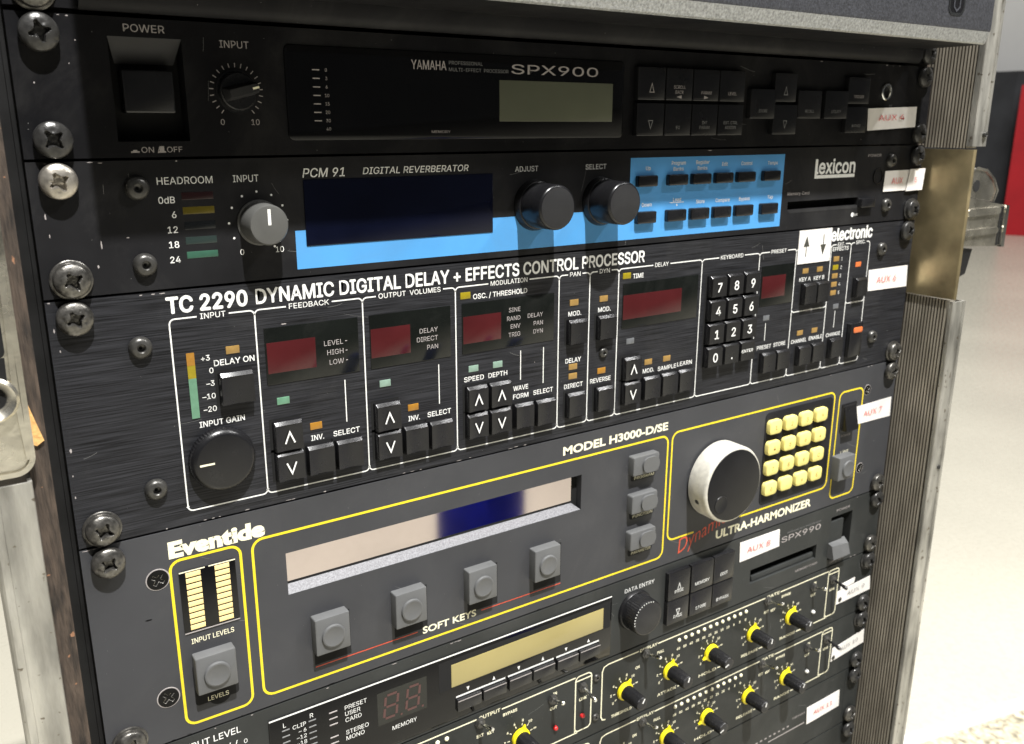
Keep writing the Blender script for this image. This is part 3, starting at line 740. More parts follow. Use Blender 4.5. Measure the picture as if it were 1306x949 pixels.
for x in (195.4, 232.6):
    b = MB(); b.lathe(x, 67.0, [(11.2, 0), (11.0, 1.2), (10.2, 3.0), (9.8, 3.2)], "knob_black", 56)
    b2 = b.build("rotary_knob", u)
    b = MB(); b.lathe(x, 66.9, [(9.8, 3.0), (9.5, 15.7), (9.3, 16.1), (8.75, 16.7), (8.4, 16.8)], "knob_black", 64, capmat="knob_face"); b.build("knob_cap", b2)
for x0, x1 in ((253.0, 264.6), (272.4, 284.4), (288.3, 300.3), (304.2, 316.0), (320.0, 332.4), (339.4, 351.6)):
    for y0, y1 in ((56.2, 61.4), (72.9, 78.6)):
        b = MB(); b.block(x0, y0, x1 + .6, y1, -1, 2.6, "key_black", bev=.7, r=.8)
        if 272 < x0 < 330: b.poly(rrect(x1 - 2.2, y0 + 1.8, x1 - .9, y1 - 1.4, .4), "bar_dark", z=2.7)
        b.build("push_button", u, smooth=30)
b = MB(); b.block(423.4, 73.9, 436.2, 79.2, -2, 3.0, "key_black", bev=.6); b.build("eject_button", u)
b = MB(); b.face([(362.3, 77.6, -11.8), (423.2, 77.6, -11.8), (423.2, 73.2, -11.8), (362.3, 73.2, -11.8)], "void")
b.face([(362.3, 77.65, .0), (423.2, 77.65, .0), (423.2, 79.4, .1), (364.2, 79.4, .1)], "knob_face"); b.build("card_slot", u)
b = MB(); b.lathe(439.8, 61.9, [(4.6, .02), (4.6, .5), (3.9, .5), (3.7, -3)], "key_black", 32, capmat="void"); b.build("power_button", u)
for p in ((32.4, 53.8), (32.4, 79.5), (450.3, 53.2), (450.2, 78.9)): put(u, "panel_screw", HEX, *p)
sticker(u, [(446.0, 59.1), (471, 59.0), (470.4, 70.9), (445.6, 71.0)], "AUX", z=.6, tx=(452.5, 463.5), cap=3.8)
sticker(u, [(469.4, 58.6), (484.0, 58.4), (483.0, 71.2), (467.4, 71.4)], "5", z=1.3, curl=.8, tx=(474.3, 476.6), cap=3.4)
rack_screws(u, 50.8, 82.55, ("steel", "black"), ("bare", "black"), dx=(.15, .3, .8, 1.4))

# ------------------------------------------------------------------ unit 3 : delay
u = thing("delay_processor", "two unit high brushed black delay processor with white outlined sections and a number keypad", "delay unit", (241, 177.8, 0))
chassis(u, 88.9, 177.8)
def ex(b): edge_chips(b, 89.7, (1.5, 30, 34, 37)); edge_chips(b, 177.1, (30, 44, 47, 49.5, 60, 77, 78.5, 92, 128, 132, 136, 155, 161, 183, 186, 191), "print_dim"); chips(b, [(2.0, 99, .6, 1.6), (3.0, 106, .5, .9), (2.0, 141, .8, 2.2), (1.6, 150, .4, 1.0), (1.5, 158, .5, 1.0), (79.5, 105.9, 2.2, .5), (196, 138, .5, .4)])
panel(u, 88.9, 177.8, "brushed_panel", (), 4, ex)
b = MB(); X = [38.3, 68.7, 112.0, 154.6, 209.3, 227.2, 244.8, 300.2, 343.3, 373.2, 403.6, 421.6, 439.3]
T, B_, r, w = 99.4, 172.3, 1.9, .52
titles = [(49.1, 58.1, "INPUT"), (82.0, 98.0, "FEEDBACK"), (119.1, 147.5, "OUTPUT  VOLUMES"), (172.3, 191.6, "MODULATION"), (215.4, 221.5, "PAN"), (232.9, 239.0, "DYN"), (267.8, 276.8, "DELAY"), (313.5, 330.3, "KEYBOARD"), (352.4, 364.7, "PRESET"), None, (409.0, 415.2, "EXT."), (425.9, 434.6, "SPEC.")]
arc = lambda cx, cy, a0, a1: [(cx + r * math.cos(math.radians(a0 + (a1 - a0) * i / 5)), cy + r * math.sin(math.radians(a0 + (a1 - a0) * i / 5))) for i in range(6)]
for i in range(12):
    xa, xb = X[i], X[i + 1]; t = titles[i]
    if t:
        b.stroke(arc(xa + r, T + r, 180, 270) + [(t[0] - 1.2, T)], w, "print_white"); b.stroke([(t[1] + 1.2, T)] + arc(xb - r, T + r, 270, 360), w, "print_white")
        b.text(t[2], t[0], t[1], T + 1.0, 2.0, bold=.008)
    else: b.stroke(arc(xa + r, T + r, 180, 270) + arc(xb - r, T + r, 270, 360), w, "print_white")
    b.stroke([(xa, B_ - r)] + list(reversed(arc(xa + r, B_ - r, 90, 180)))[0:0] + list(arc(xa + r, B_ - r, 180, 90)) + list(arc(xb - r, B_ - r, 90, 0)), w, "print_white")
for x in X[:-1]: b.stroke([(x, T + r), (x, B_ - r)], w, "print_white", z=.075)
b.stroke([(439.3, T + r), (439.3, 121)], w, "print_white", z=.075); b.stroke([(439.3, 131), (439.3, 148)], w, "print_white", z=.075); b.stroke([(439.3, 166), (439.3, B_ - r)], w, "print_white", z=.075)
for xa, xb in ((373.2, 403.6), (421.6, 439.3)):
    b.stroke([(xa, 133.3)] + list(arc(xa + r, 135.2 - r, 180, 90)) + list(arc(xb - r, 135.2 - r, 90, 0)), w, "print_white", z=.085)
b.text("MOD.", 385.6, 391.6, 136.1, 1.6, "print_dim", z=.1); b.text("SEQ.", 426, 434, 136, 1.5, "print_dim", z=.1)
b.text("TC 2290", 38.1, 66.3, 97.2, 5.5, bold=.085); b.text("DYNAMIC DIGITAL DELAY + EFFECTS CONTROL PROCESSOR", 69.8, 260.6, 97.1, 5.3, bold=.055)
b.text("electronic", 402.8, 440.2, 96.9, 6.6, bold=.09)
for s_, y in (("+3", 114.9), ("0", 119.8), ("–3", 124.6), ("–10", 129.4), ("–20", 134.3)): b.text(s_, 52.0 if s_ != "+3" else 51.1, None, y + 1.0, 2.0, align='r', bold=.012)
L = [("DELAY ON", 52.5, 67.4, 118.4), ("INPUT GAIN", 45.3, 62.0, 140.8), ("INV.", 87.6, 92.9, 154.4), ("SELECT", 97.0, 108.4, 154.4), ("INV.", 130.8, 136.2, 154.3), ("SELECT", 140.0, 151.5, 154.2), ("OSC. / THRESHOLD", 163.4, 191.5, 105.3),
     ("SPEED", 158.4, 168.5, 141.6), ("DEPTH", 170.9, 180.9, 141.6), ("WAVE", 184.3, 192.4, 149.9), ("FORM", 184.2, 192.6, 153.8), ("SELECT", 195.4, 206.6, 153.6), ("MOD.", 214.9, 222.4, 118.9), ("MOD.", 232.6, 240.2, 118.9), ("DELAY", 213.7, 222.9, 141.3),
     ("DIRECT", 213.2, 224.3, 153.8), ("REVERSE", 228.9, 241.6, 153.6), ("TIME", 253.8, 260.5, 104.7), ("MOD.", 262.7, 270.2, 153.7), ("SAMPLE", 272.9, 285.5, 154.0), ("LEARN", 286.4, 296.8, 153.6), ("PRESET", 346.7, 358.2, 153.4), ("STORE", 360.3, 370.2, 153.3),
     ("KEY A", 377.6, 387.4, 118.1), ("KEY B", 390.2, 399.4, 118.3), ("CHANNEL", 375.2, 388.6, 153.7), ("ENABLE", 390.8, 402.6, 153.6), ("CHANGE", 406.3, 419.4, 153.8), ("EFFECTS", 405.0, 419.2, 103.0)]
for s_, a_, c_, y in L: b.text(s_, a_, c_, y, 2.15, bold=.03)
for i in range(5): b.text(str(i + 1), 414.1, None, 108.9 + i * 4.95, 1.9, align='c')
for x, y0, y1 in ((103.0, 131.6, 149.2), (145.9, 131.6, 149.1), (188.2, 131.4, 145.1), (200.9, 131.6, 148.7), (352.3, 138.8, 148.6), (412.6, 138.5, 148.7)): b.stroke([(x, y0), (x, y1)], .42, "print_white")
b.build("panel_lettering", u, smooth=0)
for x0, x1, ra, rb in ((71.6, 109.6, 72.2, 91.5), (114.6, 152.0, 114.9, 132.7), (157.6, 206.5, 158.1, 177.5), (247.6, 298.0, 247.9, 286.6), (345.8, 372.4, 346.6, 365.6)):
    b = MB(); b.block(x0, 106.8, x1, 128.9, -1, .3, "smoked_glass", bev=.12); wn = b.build("display_window", u)
    b = MB(); b.block(ra, 112.5, rb, 124.5, 0, .36, "red_filter", bev=.05); b.build("digit_display", wn)
    if x0 < 200:
        b = MB()
        if x0 < 100:
            for s_, y in (("LEVEL", 115.6), ("HIGH", 119.4), ("LOW", 123.4)): b.text(s_, 102.9, None, y + 1, 2.0, "print_dim", z=.42, align='r'); b.stroke([(103.8, y), (104.6, y)], .3, "print_dim", z=.42)
        elif x0 < 150:
            for s_, y in (("DELAY", 116), ("DIRECT", 119.6), ("PAN", 123.3)): b.text(s_, 145.6, None, y + 1, 2.0, "print_dim", z=.42, align='r')
        else:
            for s_, y in (("SINE", 112.1), ("RAND", 115.9), ("ENV", 119.6), ("TRIG", 123.3)): b.text(s_, 187.7, None, y + 1, 1.95, "print_dim", z=.42, align='r')
            for s_, y in (("DELAY", 115.8), ("PAN", 119.6), ("DYN", 123.4)): b.text(s_, 200.1, None, y + 1, 1.95, "print_dim", z=.42, align='r')
        b.build("window_lettering", wn, smooth=0)
for x, y, mt in ((57.1, 111.7, "led_tan"), (74.8, 134.4, "led_green"), (87.4, 147.0, "led_amber"), (118.1, 134.4, "led_pale"), (130.7, 147.0, "led_amber"), (157.0, 101.9, "led_yellow"), (160.7, 134.6, "led_pale"), (173.3, 134.6, "led_pale"), (215.6, 111.2, "led_tan"), (233.3, 111.2, "led_tan"),
                 (215.7, 142.0, "led_tan"), (215.7, 146.6, "led_tan"), (233.2, 146.6, "led_amber"), (247.3, 101.6, "led_yellow"), (251.0, 134.3, "led_grey"), (263.6, 146.7, "led_tan"), (276.2, 146.7, "led_tan"), (349.8, 134.3, "led_grey"), (379.8, 110.9, "led_tan"), (392.2, 110.9, "led_tan"),
                 (410.2, 134.4, "led_grey"), (427.6, 111.1, "led_orange"), (379.8, 146.6, "led_tan"), (392.6, 146.6, "led_tan")) + tuple((406.4, 106.2 + i * 4.95, "led_yellow" if i == 1 else "led_tan") for i in range(5)):
    light(u, x, y, x + 5.0, y + 2.9, mt)
b = MB(); b.block(42.9, 112.3, 45.7, 117, -.5, .25, "led_amber"); b.block(42.9, 117.03, 45.7, 121.8, -.5, .25, "led_yellow"); b.block(42.9, 121.83, 45.7, 136.9, -.5, .25, "led_green"); b.build("input_meter", u)
def tkey(parent, x0, y0, x1, y1, z=3.5, d=2.5, **kw):
    """cap sitting in a cutout a little larger than itself (dimensions were taken d above the cap height used)"""
    fx = lambda x: x + d * (x + 33) / 321
    fy = lambda y: y + d * (y - 32.6) / 321
    x0, x1, y0, y1 = fx(x0), fx(x1), fy(y0), fy(y1)
    holes.poly([(x0 - 1.1, y0 - .9), (x1 + .3, y0 - .9), (x1 + .3, y1 + .4), (x0 - 1.1, y1 + .4)], "void", z=.03)
    return keycap(parent, x0, y0, x1, y1, z, **kw)
holes = MB()
tkey(u, 52.7, 120.4, 65.2, 132.6)
for x0 in (71.3, 113.7):
    tkey(u, x0, 142.7, x0 + 11.3, 154.7, glyph="up"); tkey(u, x0, 155.0, x0 + 11.3, 167.0, glyph="down")
    tkey(u, x0 + 12.6, 154.9, x0 + 23.8, 167.0); tkey(u, x0 + 24.8, 155.0, x0 + 36.2, 167.2)
for x0, x1 in ((157.1, 167.6), (168.7, 179.9)): tkey(u, x0, 142.6, x1, 154.2, glyph="up"); tkey(u, x0, 155.0, x1, 166.6, glyph="down")
tkey(u, 182.0, 154.7, 192.3, 166.6); tkey(u, 193.8, 154.9, 204.7, 167.4)
for x0 in (211.9, 229.4):
    tkey(u, x0, 119.6, x0 + 10.6, 131.4); tkey(u, x0, 154.7, x0 + 10.6, 167.0)
tkey(u, 246.2, 142.4, 257.0, 154.2, glyph="up"); tkey(u, 246.2, 154.8, 257.0, 166.6, glyph="down")
for x0 in (259.2, 271.2, 283.0): tkey(u, x0, 154.2, x0 + 11.0, 166.2)
for rI, row in enumerate((("7", "8", "9"), ("4", "5", "6"), ("1", "2", "3"), ("0", ".", None))):
    for cI, s_ in enumerate(row):
        x0 = 301.0 + cI * 12.4; y0 = 107.2 + rI * 12.35
        k = tkey(u, x0, y0, x0 + 11.0, y0 + 11.2, 4.0, 3.4, glyph=s_, dip=.2, top=1.1, name="number_key")
b = MB(); b.text("ENTER", 330.2, 338.8, 151.9, 1.7, "print_white", bold=.03, z=4.1); b.build("key_lettering", k, smooth=0)
for x0 in (346.0, 357.6): tkey(u, x0, 154.2, x0 + 10.6, 165.8)
for x0 in (376.2, 387.2): tkey(u, x0, 118.5, x0 + 10.4, 130.6)
for x0 in (376.2, 388.0): tkey(u, x0, 154.3, x0 + 10.6, 166.0)
tkey(u, 404.6, 153.7, 415.6, 165.8); tkey(u, 423.0, 119.6, 433.0, 131.2)
holes.build("cutout_lettering", u, smooth=0)
b = MB(); b.block(425.5, 147.6, 437.6, 168.6, -1, 3.2, "key_black", bev=.8, r=.8); pw = b.build("power_switch", u)
b = MB(); b.block(428.0, 150.2, 436.4, 153.6, 3.0, 3.6, "led_orange", bev=.3, r=1.2); b.build("indicator_light", pw)
kn = round_knob(u, 52.2, 153.9, [(12.3, 0), (12.3, 2.6), (11.9, 3.3), (10.6, 4.5), (10.0, 4.6)], "knob_black", "knob_black", rib=.25, n=120, mark=([(42.9, 154.0), (48.3, 154.0)], .75, "print_cream", 4.7), name="input_gain_knob")
for x, y in ((27.9, 108.0), (27.8, 160.9), (450.7, 104.9), (451.0, 159.1)): put(u, "panel_screw", HEX, x, y)
put(u, "panel_screw", HEX, 236.3, 139.1, scale=.62)
b = MB(); b.block(374.0, 89.4, 402.2, 108.0, 0.1, .5, "sticker_white")
for x, d in ((380.6, -1), (395.2, 1)):
    y0, y1 = (104.2, 92.6) if d < 0 else (92.6, 104.2)
    b.stroke([(x, y0), (x, y1 - d * 2)], .7, "sticker_dark", z=.55); tip = y1; b.poly([(x, tip), (x - 2.5, tip - d * 6), (x + 2.5, tip - d * 6)], "sticker_dark", z=.57)
b.build("arrow_sticker", u, smooth=0)
sticker(u, [(440.8, 117.0), (480.2, 117.2), (481.4, 130.6), (442.0, 129.8)], "AUX 6", tx=(449, 469), cap=4.0)
rack_screws(u, 95.25, 171.45, ("bare", "black"), ("bare", "black"), dx=(-.3, -.3, -.5, .6))

# ------------------------------------------------------------------ unit 4 : harmonizer
u = thing("pitch_harmonizer", "grey harmonizer with yellow outlines, long pale display, silver dial and yellow keypad", "harmonizer", (241, 266.7, 0))
chassis(u, 177.8, 266.7)
def ex(b): edge_chips(b, 178.4, (2.5, 5, 7, 415, 452, 455), "print_dim"); edge_chips(b, 265.9, (24, 30, 51, 90, 130, 200, 452), "void"); chips(b, [(46, 200 + 40, 1.0, .4), (20, 212, 3.0, .8), (150, 262.5, .6, .4), (56, 186, .5, .5)], "black_panel")
panel(u, 177.8, 266.7, "grey_panel", [(73.9, 199.8, 225.2, 218.4)], 4.2, ex)
b = MB()
b.face([(73.9, 199.8, -4.0), (221.8, 199.8, -4.0), (221.8, 214.4, -4.0), (73.9, 214.4, -4.0)], "lcd_mirror")
b.face([(221.8, 199.8, -4.0), (225.2, 199.8, -4.0), (225.2, 218.4, -4.0), (221.8, 218.4, -4.0)], "void")
d = b.build("display_window", u, smooth=0)
b = MB(); b.face([(73.9, 215.4, -4.05), (221.8, 215.4, -4.05), (225.0, 218.35, -.1), (73.9, 218.35, -.1)], "bezel_grey"); b.face([(73.9, 214.4, -4.0), (221.8, 214.4, -4.0), (221.8, 215.5, -3.9), (73.9, 215.5, -3.9)], "void"); b.build("bezel_ledge", d, smooth=0)
b = MB(); Y = "print_yellow"; w = 1.05
b.stroke(rrect(29.5, 190.9, 56.0, 262.0, 4.0), w, Y, closed=True)
b.stroke(rrect(60.7, 190.6, 282.8, 261.0, 4.4), w, Y, closed=True)
p = rrect(285.9, 189.9, 421.2, 252.4, 4.4)
b.stroke([(306, 252.4)] + p[12:] + p[:12][0:0] + p[0:12][:0] + p[:6] + p[6:12] + [(343, 252.4)], w, Y)
b.stroke(rrect(426.0, 191.4, 449.3, 261.8, 4.2), w, Y, closed=True)
C_ = "print_cream"
b.text("Eventide", 29.6, 66.3, 189.2, 7.4, C_, bold=.058, face="b"); b.text("INPUT LEVELS", 34.5, 50.9, 227.2, 2.1, C_, bold=.02)
b.text("SOFT KEYS", 134.8, 163.4, 257.4, 3.6, C_, bold=.024, face="b"); b.text("MODEL H3000-D/SE", 213.4, 282.2, 187.2, 4.6, C_, bold=.034, face="b")
b.text("ULTRA-HARMONIZER", 324.2, 408.0, 261.6, 5.6, C_, bold=.032, face="b")
b.text("Dynamic", 294.6, 336.0, 262.6, 8.2, "print_red", bold=-.004, face="b", ital=.35, z=.1, rot=math.radians(15))
b.stroke([(83.4, 255.6), (132.2, 255.6)], .5, "print_red"); b.stroke([(166.4, 255.6), (213.2, 255.6)], .5, "print_red")
b.text("POWER", 431.5, 440.5, 221.4, 1.5, "print_dim")
b.text("LINE", 432.5, 440.5, 232.4, 1.6, C_)
for x0, x1, y0, y1 in ((33.6, 50.8, 236.5, 254.8),): b.poly(rrect(x0, y0, x1, y1, 1.5), "void", z=.04); b.poly(circ(43.2, 252.6, 4.6, 24), "void", z=.035)
b.text("LEVELS", 38.4, 46.6, 254.2, 1.9, C_, bold=.012, z=.12)
for x0 in (84.2, 121.8, 159.8, 197.6): b.poly([(x0 - 1.0, 233), (x0 + 15.6, 233), (x0 + 15.6, 254.6), (x0 - 1.0, 254.6)], "void", z=.04)
for y0, s_ in ((198.6, "PROGRAM"), (220.1, "FUNCTION"), (241.3, "PARAMETER")):
    b.poly(rrect(257.6, y0 - .6, 274.8, y0 + 12.6, 1.5), "void", z=.04); b.text(s_, 260.0, 273.6, y0 + 12.0, 1.5, C_, bold=.01, z=.12)
b.build("panel_lettering", u, smooth=0)
b = MB(); b.block(32.3, 196.1, 53.7, 222.0, -1, .3, "black_gloss", bev=.2); mt_ = b.build("level_meter", u)
for x0 in (34.7, 45.6):
    for i in range(10):
        b = MB(); y = 196.9 + i * 2.47; b.block(x0, y, x0 + 5.6, y + 1.85, 0, .5, "segment_cream", bev=.08); b.build("meter_segment", mt_)
b = MB(); b.stroke([(32.4, 196.2), (42.0, 196.2)], .5, "print_cream", z=.45); b.stroke([(43.4, 196.2), (53.6, 196.2)], .5, "print_cream", z=.45); b.stroke([(32.4, 222.0), (53.6, 222.0)], .5, "print_dim", z=.45); b.build("meter_rim", mt_, smooth=0)
def dome_key(parent, x0, y0, x1, y1, z=5.0, rd=5.2, off=0.0, name="soft_key"):
    b = MB(); b.block(x0, y0, x1, y1, -1, z, "key_grey", bev=.55, r=.6); k = b.build(name, parent, smooth=30)
    b = MB(); b.lathe((x0 + x1) / 2 + off, (y0 + y1) / 2 + .6, [(rd, z - .2), (rd, z + .5), (rd - .25, z + .95), (rd - .8, z + 1.1), (rd - 1.3, z + .95), (1, z + .75)], "key_grey", 40); b.build("button_dome", k, smooth=30)
    return k
dome_key(u, 33.9, 231.4, 49.6, 247.6)
for x0 in (82.4, 119.4, 156.8, 194.0): dome_key(u, x0, 231.0, x0 + 15.4, 247.8)
for y0 in (196.4, 217.6, 238.4):
    b = MB(); b.block(255.6, y0, 273.2, y0 + 10.4, -1, 4.2, "key_grey", bev=.6, r=1.0); k = b.build("mode_key", u, smooth=30)
    b = MB(); b.slab(rrect(261.5, y0 + 1.3, 272.6, y0 + 9.6, 3.9), 4.0, 5.3, "key_grey"); b.build("button_dome", k, smooth=30)
b = MB(); b.block(359.0, 192.4, 419.6, 249.6, -1, .4, "satin_panel", bev=.3, r=3.0); kp = b.build("keypad", u)
for rI in range(4):
    for cI in range(4):
        x0 = 358.9 + cI * 13.75; y0 = 196.7 + rI * 12.7; b = MB()
        b.block(x0 + 1.0, y0 + .2, x0 + 11.6, y0 + 8.6, 0, 3.2, "key_yellow", bev=.7, r=2.4)
        s_ = ("1", "2", "3", "↑", "4", "5", "6", "↓", "7", "8", "9", "C", "0", ".", "±", "E")[rI * 4 + cI]
        b.text(s_, x0 + 6.3, None, y0 + 5.8, 2.4, "led_amber", z=3.28, align='c'); b.build("keypad_key", kp, smooth=30)
b = MB(); b.lathe(320.4, 222.7, [(21.9, 1.2), (21.9, 12.4), (21.2, 13.6), (20.6, 14.0), (20.2, 14.0)], "dial_silver", 96); wl = b.build("data_wheel", u, smooth=35)
b = MB(); b.lathe(320.4, 222.7, [(20.3, 13.9), (20.1, 14.4), (19.4, 14.6)], "dial_black", 96)
b.build("wheel_face", wl)
b = MB(); b.lathe(310.4, 231.6, [(5.0, 14.62), (4.8, 14.95), (4.1, 14.9), (2.8, 14.66)], "dial_black", 32); b.build("finger_dimple", wl)
sa = math.radians(200); sx_, sy_ = 320.4 + 21.9 * math.cos(sa), 222.7 - 21.9 * math.sin(sa) 
b = MB(); rings = []
for rr, out in ((1.5, .05), (1.2, .25), (.5, .1)):
    rings.append([(320.4 + (21.9 + out) * math.cos(sa + rr * math.cos(t) / 21.9), 222.7 - (21.9 + out) * math.sin(sa + rr * math.cos(t) / 21.9), 7 + rr * math.sin(t)) for t in [2 * math.pi * i / 16 for i in range(16)]])
b.loft(rings, "hex_black"); b.build("grub_screw", wl)
b = MB(); b.block(429.0, 199.4, 443.2, 217.6, -1, .8, "key_black", bev=.3); rk = b.build("power_switch", u)
b = MB(); b.loft([[(430.0, 200.2, .7), (442.0, 200.2, .7), (442.0, 216.6, .7), (430.0, 216.6, .7)], [(430.2, 200.8, 1.2), (441.8, 200.8, 1.2), (441.8, 216.2, 4.6), (430.2, 216.2, 4.6)]], "key_black"); b.build("rocker", rk, smooth=0)
dome_key(u, 424.4, 232.2, 440.0, 247.6, 6.0, 5.4, 1.0, name="bypass_key")
for x, y in ((24.9, 196.6), (23.9, 246.8)): put(u, "panel_screw", FLAT, x, y, 0, _rs.uniform(0, 1.5))
for x, y in ((453.4, 193.9), (454.6, 246.7)): put(u, "panel_screw", FLAT, x, y, 0, _rs.uniform(0, 1.5), scale=.8)
sticker(u, [(444.0, 203.4), (479.9, 202.9), (480.8, 216.0), (446.8, 215.4)], "AUX 7", tx=(451.4, 470.5), cap=3.9)
rack_screws(u, 184.15, 260.35, ("bare", "black"), ("bare", "bare"), dx=(.05, -.4, .5, -.5))

# ------------------------------------------------------------------ unit 5 : lower effects unit
u = thing("effects_processor", "dark graphite effects unit with a long olive display, one round data knob and six buttons", "effects unit", (241, 311.1, 0))
chassis(u, 266.7, 311.1)
def ex(b): edge_chips(b, 267.5, (40, 55, 88, 120, 150, 152, 154, 456), "print_dim"); edge_chips(b, 310.2, (456, 460), "print_dim")
panel(u, 266.7, 311.1, "graphite_panel", [(356.6, 291.0, 418.2, 300.6), (430.8, 275.8, 452.4, 306.0)], 9.0, ex)
b = MB(); b.block(61.2, 273.4, 247.6, 308.9, -1, .5, "black_gloss", bev=.3, r=.6); wn = b.build("display_window", u)
b = MB(); b.stroke([(61.4, 273.7), (247.3, 273.7)], .75, "print_white", z=.6)
for i in range(6):
    x = 158.1 + i * 14.8; y = 294.7; d = 1 if i % 2 == 0 else -1
    b.poly([(x, y + d * 1.1), (x - .85, y - d * 1.0), (x + .85, y - d * 1.0)], "print_white", z=.62)
for x0 in (151.4, 181.2, 211.0):
    b.stroke([(x0, 297.2), (x0 + 28.2, 297.2)], .95, "print_white", z=.62)
b.text("L", 67.9, None, 278.7, 2.1, "print_white", z=.62, align='c'); b.text("R", 79.9, None, 278.7, 2.1, "print_white", z=.62, align='c')
for i, s_ in enumerate(("CLIP", "– 6", "–12", "–18", "–24", "–40")): b.text(s_, 77.2, None, 281.3 + i * 2.95, 1.9, "print_white", z=.62, align='r')
for s_, y in (("PRESET", 280.3), ("USER", 283.4), ("CARD", 286.6), ("STEREO", 292.9), ("MONO", 295.9)): b.text(s_, 95.1, None, y + 1.0, 2.1, "print_white", z=.62)
b.text("MEMORY", 117.6, 130.2, 301.2, 2.1, "print_white", z=.62)
b.build("window_lettering", wn, smooth=0)
for i in range(6):
    for x in (66.6, 78.4):
        light(wn, x, 280.0 + i * 2.95, x + 3.4, 280.6 + i * 2.95, "print_faint", .65)
for y in (279.8, 282.9, 286.0, 292.4, 295.5): light(wn, 87.7, y, 91.6, y + .6, "print_dim", .65)
b = MB(); b.block(142.4, 276.0, 246.6, 291.6, .2, .56, "void"); b.block(149.0, 278.8, 241.7, 291.0, .3, .75, "lcd_olive", bev=.1); b.build("liquid_crystal_display", wn)
b = MB(); b.block(110.6, 279.4, 135.8, 296.4, .2, .58, "smoked_glass", bev=.05)
def seven(b, x, y, w_, h_):
    t = 1.2; sl = 1.3
    pts = {(0, 0): (x + sl, y), (1, 0): (x + w_ + sl, y), (0, 1): (x + sl / 2, y + h_ / 2), (1, 1): (x + w_ + sl / 2, y + h_ / 2), (0, 2): (x, y + h_), (1, 2): (x + w_, y + h_)}
    for p, q in (((0, 0), (1, 0)), ((0, 1), (1, 1)), ((0, 2), (1, 2)), ((0, 0), (0, 1)), ((0, 1), (0, 2)), ((1, 0), (1, 1)), ((1, 1), (1, 2))):
        a_, c_ = pts[p], pts[q]; d_ = math.hypot(c_[0] - a_[0], c_[1] - a_[1]); k = .7 / d_
        b.stroke([(a_[0] + (c_[0] - a_[0]) * k, a_[1] + (c_[1] - a_[1]) * k), (c_[0] - (c_[0] - a_[0]) * k, c_[1] - (c_[1] - a_[1]) * k)], t, "segment_red", z=.66)
seven(b, 113.6, 282.0, 6.2, 11.6); seven(b, 124.8, 282.0, 6.2, 11.6); b.poly(circ(122.4, 294.4, .6, 10), "segment_red", z=.66); b.poly(circ(133.4, 294.4, .6, 10), "segment_red", z=.66)
b.build("digit_display", wn, smooth=0)
for i in range(3):
    for j in range(2):
        x0 = 151.4 + i * 29.8 + j * 14.6
        b = MB(); b.block(x0, 298.2, x0 + 13.6, 304.8, 0, 2.2, "key_black", bev=.5, r=.4); b.stroke([(x0 + .3, 298.9), (x0 + 13.3, 298.9)], .55, "print_dim", z=2.3); b.build("function_key", u, smooth=30)
b = MB()
b.text("INPUT LEVEL", 25.6, 49.9, 273.4, 2.9, "print_white", bold=.01)
for i in range(6): b.stroke([(33 + i * 2.8, 280.2), (34.1 + i * 2.8, 276.6)], .35, "print_white")
b.text("0", 51.5, None, 279.4, 2.0, align='c')
b.text("DATA ENTRY", 256.7, 277.9, 275.2, 2.3, bold=.008)
b.text("SPX990", 383.0, 420.2, 280.4, 3.7, "print_dim", bold=.008); b.text("PROFESSIONAL MULTI-EFFECT PROCESSOR", 388, 420, 275.4, 1.0, "print_faint")
b.text("MEMORY CARD", 399.2, 420.6, 305.1, 1.5, "print_dim"); b.text("POWER", 435.4, 448.8, 272.9, 1.7, "print_dim"); b.text("ON / OFF", 433.4, 448.6, 309.1, 1.5, "print_dim")
b.build("panel_lettering", u, smooth=0)
b = MB(); b.lathe(264.2, 287.2, [(11.6, 0), (11.5, 1.2), (11.0, 2.0), (10.6, 2.1)], "knob_black", 56); kb = b.build("data_knob", u)
b = MB(); b.lathe(264.2, 287.2, [(10.5, 1.9), (10.2, 10.0), (9.8, 10.8), (9.2, 11.0)], "knob_black", 96, rib=.22, capmat="knob_face"); kb2 = b.build("knob_cap", kb)
b = MB()
for i in range(17, 30):  # white strokes paint highlights onto the upper left of the knurl
    a_ = math.radians(i * 10); b.stroke([(264.2 + 9.1 * math.cos(a_), 287.2 + 9.1 * math.sin(a_)), (264.2 + 9.75 * math.cos(a_), 287.2 + 9.75 * math.sin(a_))], .55, "print_white", z=11.03)
b.build("knurl_glints", kb2, smooth=0)
for (x0, x1, l1, a1, l2, a2) in ((286.2, 302.6, ["PAGE"], "up", ["PAGE"], "down"), (303.8, 321.2, ["MEMORY"], None, ["STORE"], None), (321.8, 338.4, ["EDIT"], None, ["BYPASS"], None)):
    cap_button(u, x0, 271.4, x1, 288.4, l1, arrow=a1, gm="print_white", size=1.9, low=284.6); cap_button(u, x0, 288.9, x1, 303.6, l2, arrow=a2, gm="print_white", size=1.9, low=300.4)
b = MB(); b.face([(356.6, 291, -8.8), (418.2, 291, -8.8), (418.2, 300.6, -8.8), (356.6, 300.6, -8.8)], "void"); b.block(360, 296.8, 417.6, 300.5, -8, -1.5, "graphite_panel", bev=.6); b.build("card_slot", u)
b = MB(); b.face([(430.8, 275.8, -8.8), (452.4, 275.8, -8.8), (452.4, 306, -8.8), (430.8, 306, -8.8)], "void"); b.block(431.0, 279.5, 444.6, 300, -8.5, -.4, "graphite_panel", bev=.4); ps = b.build("power_switch", u)
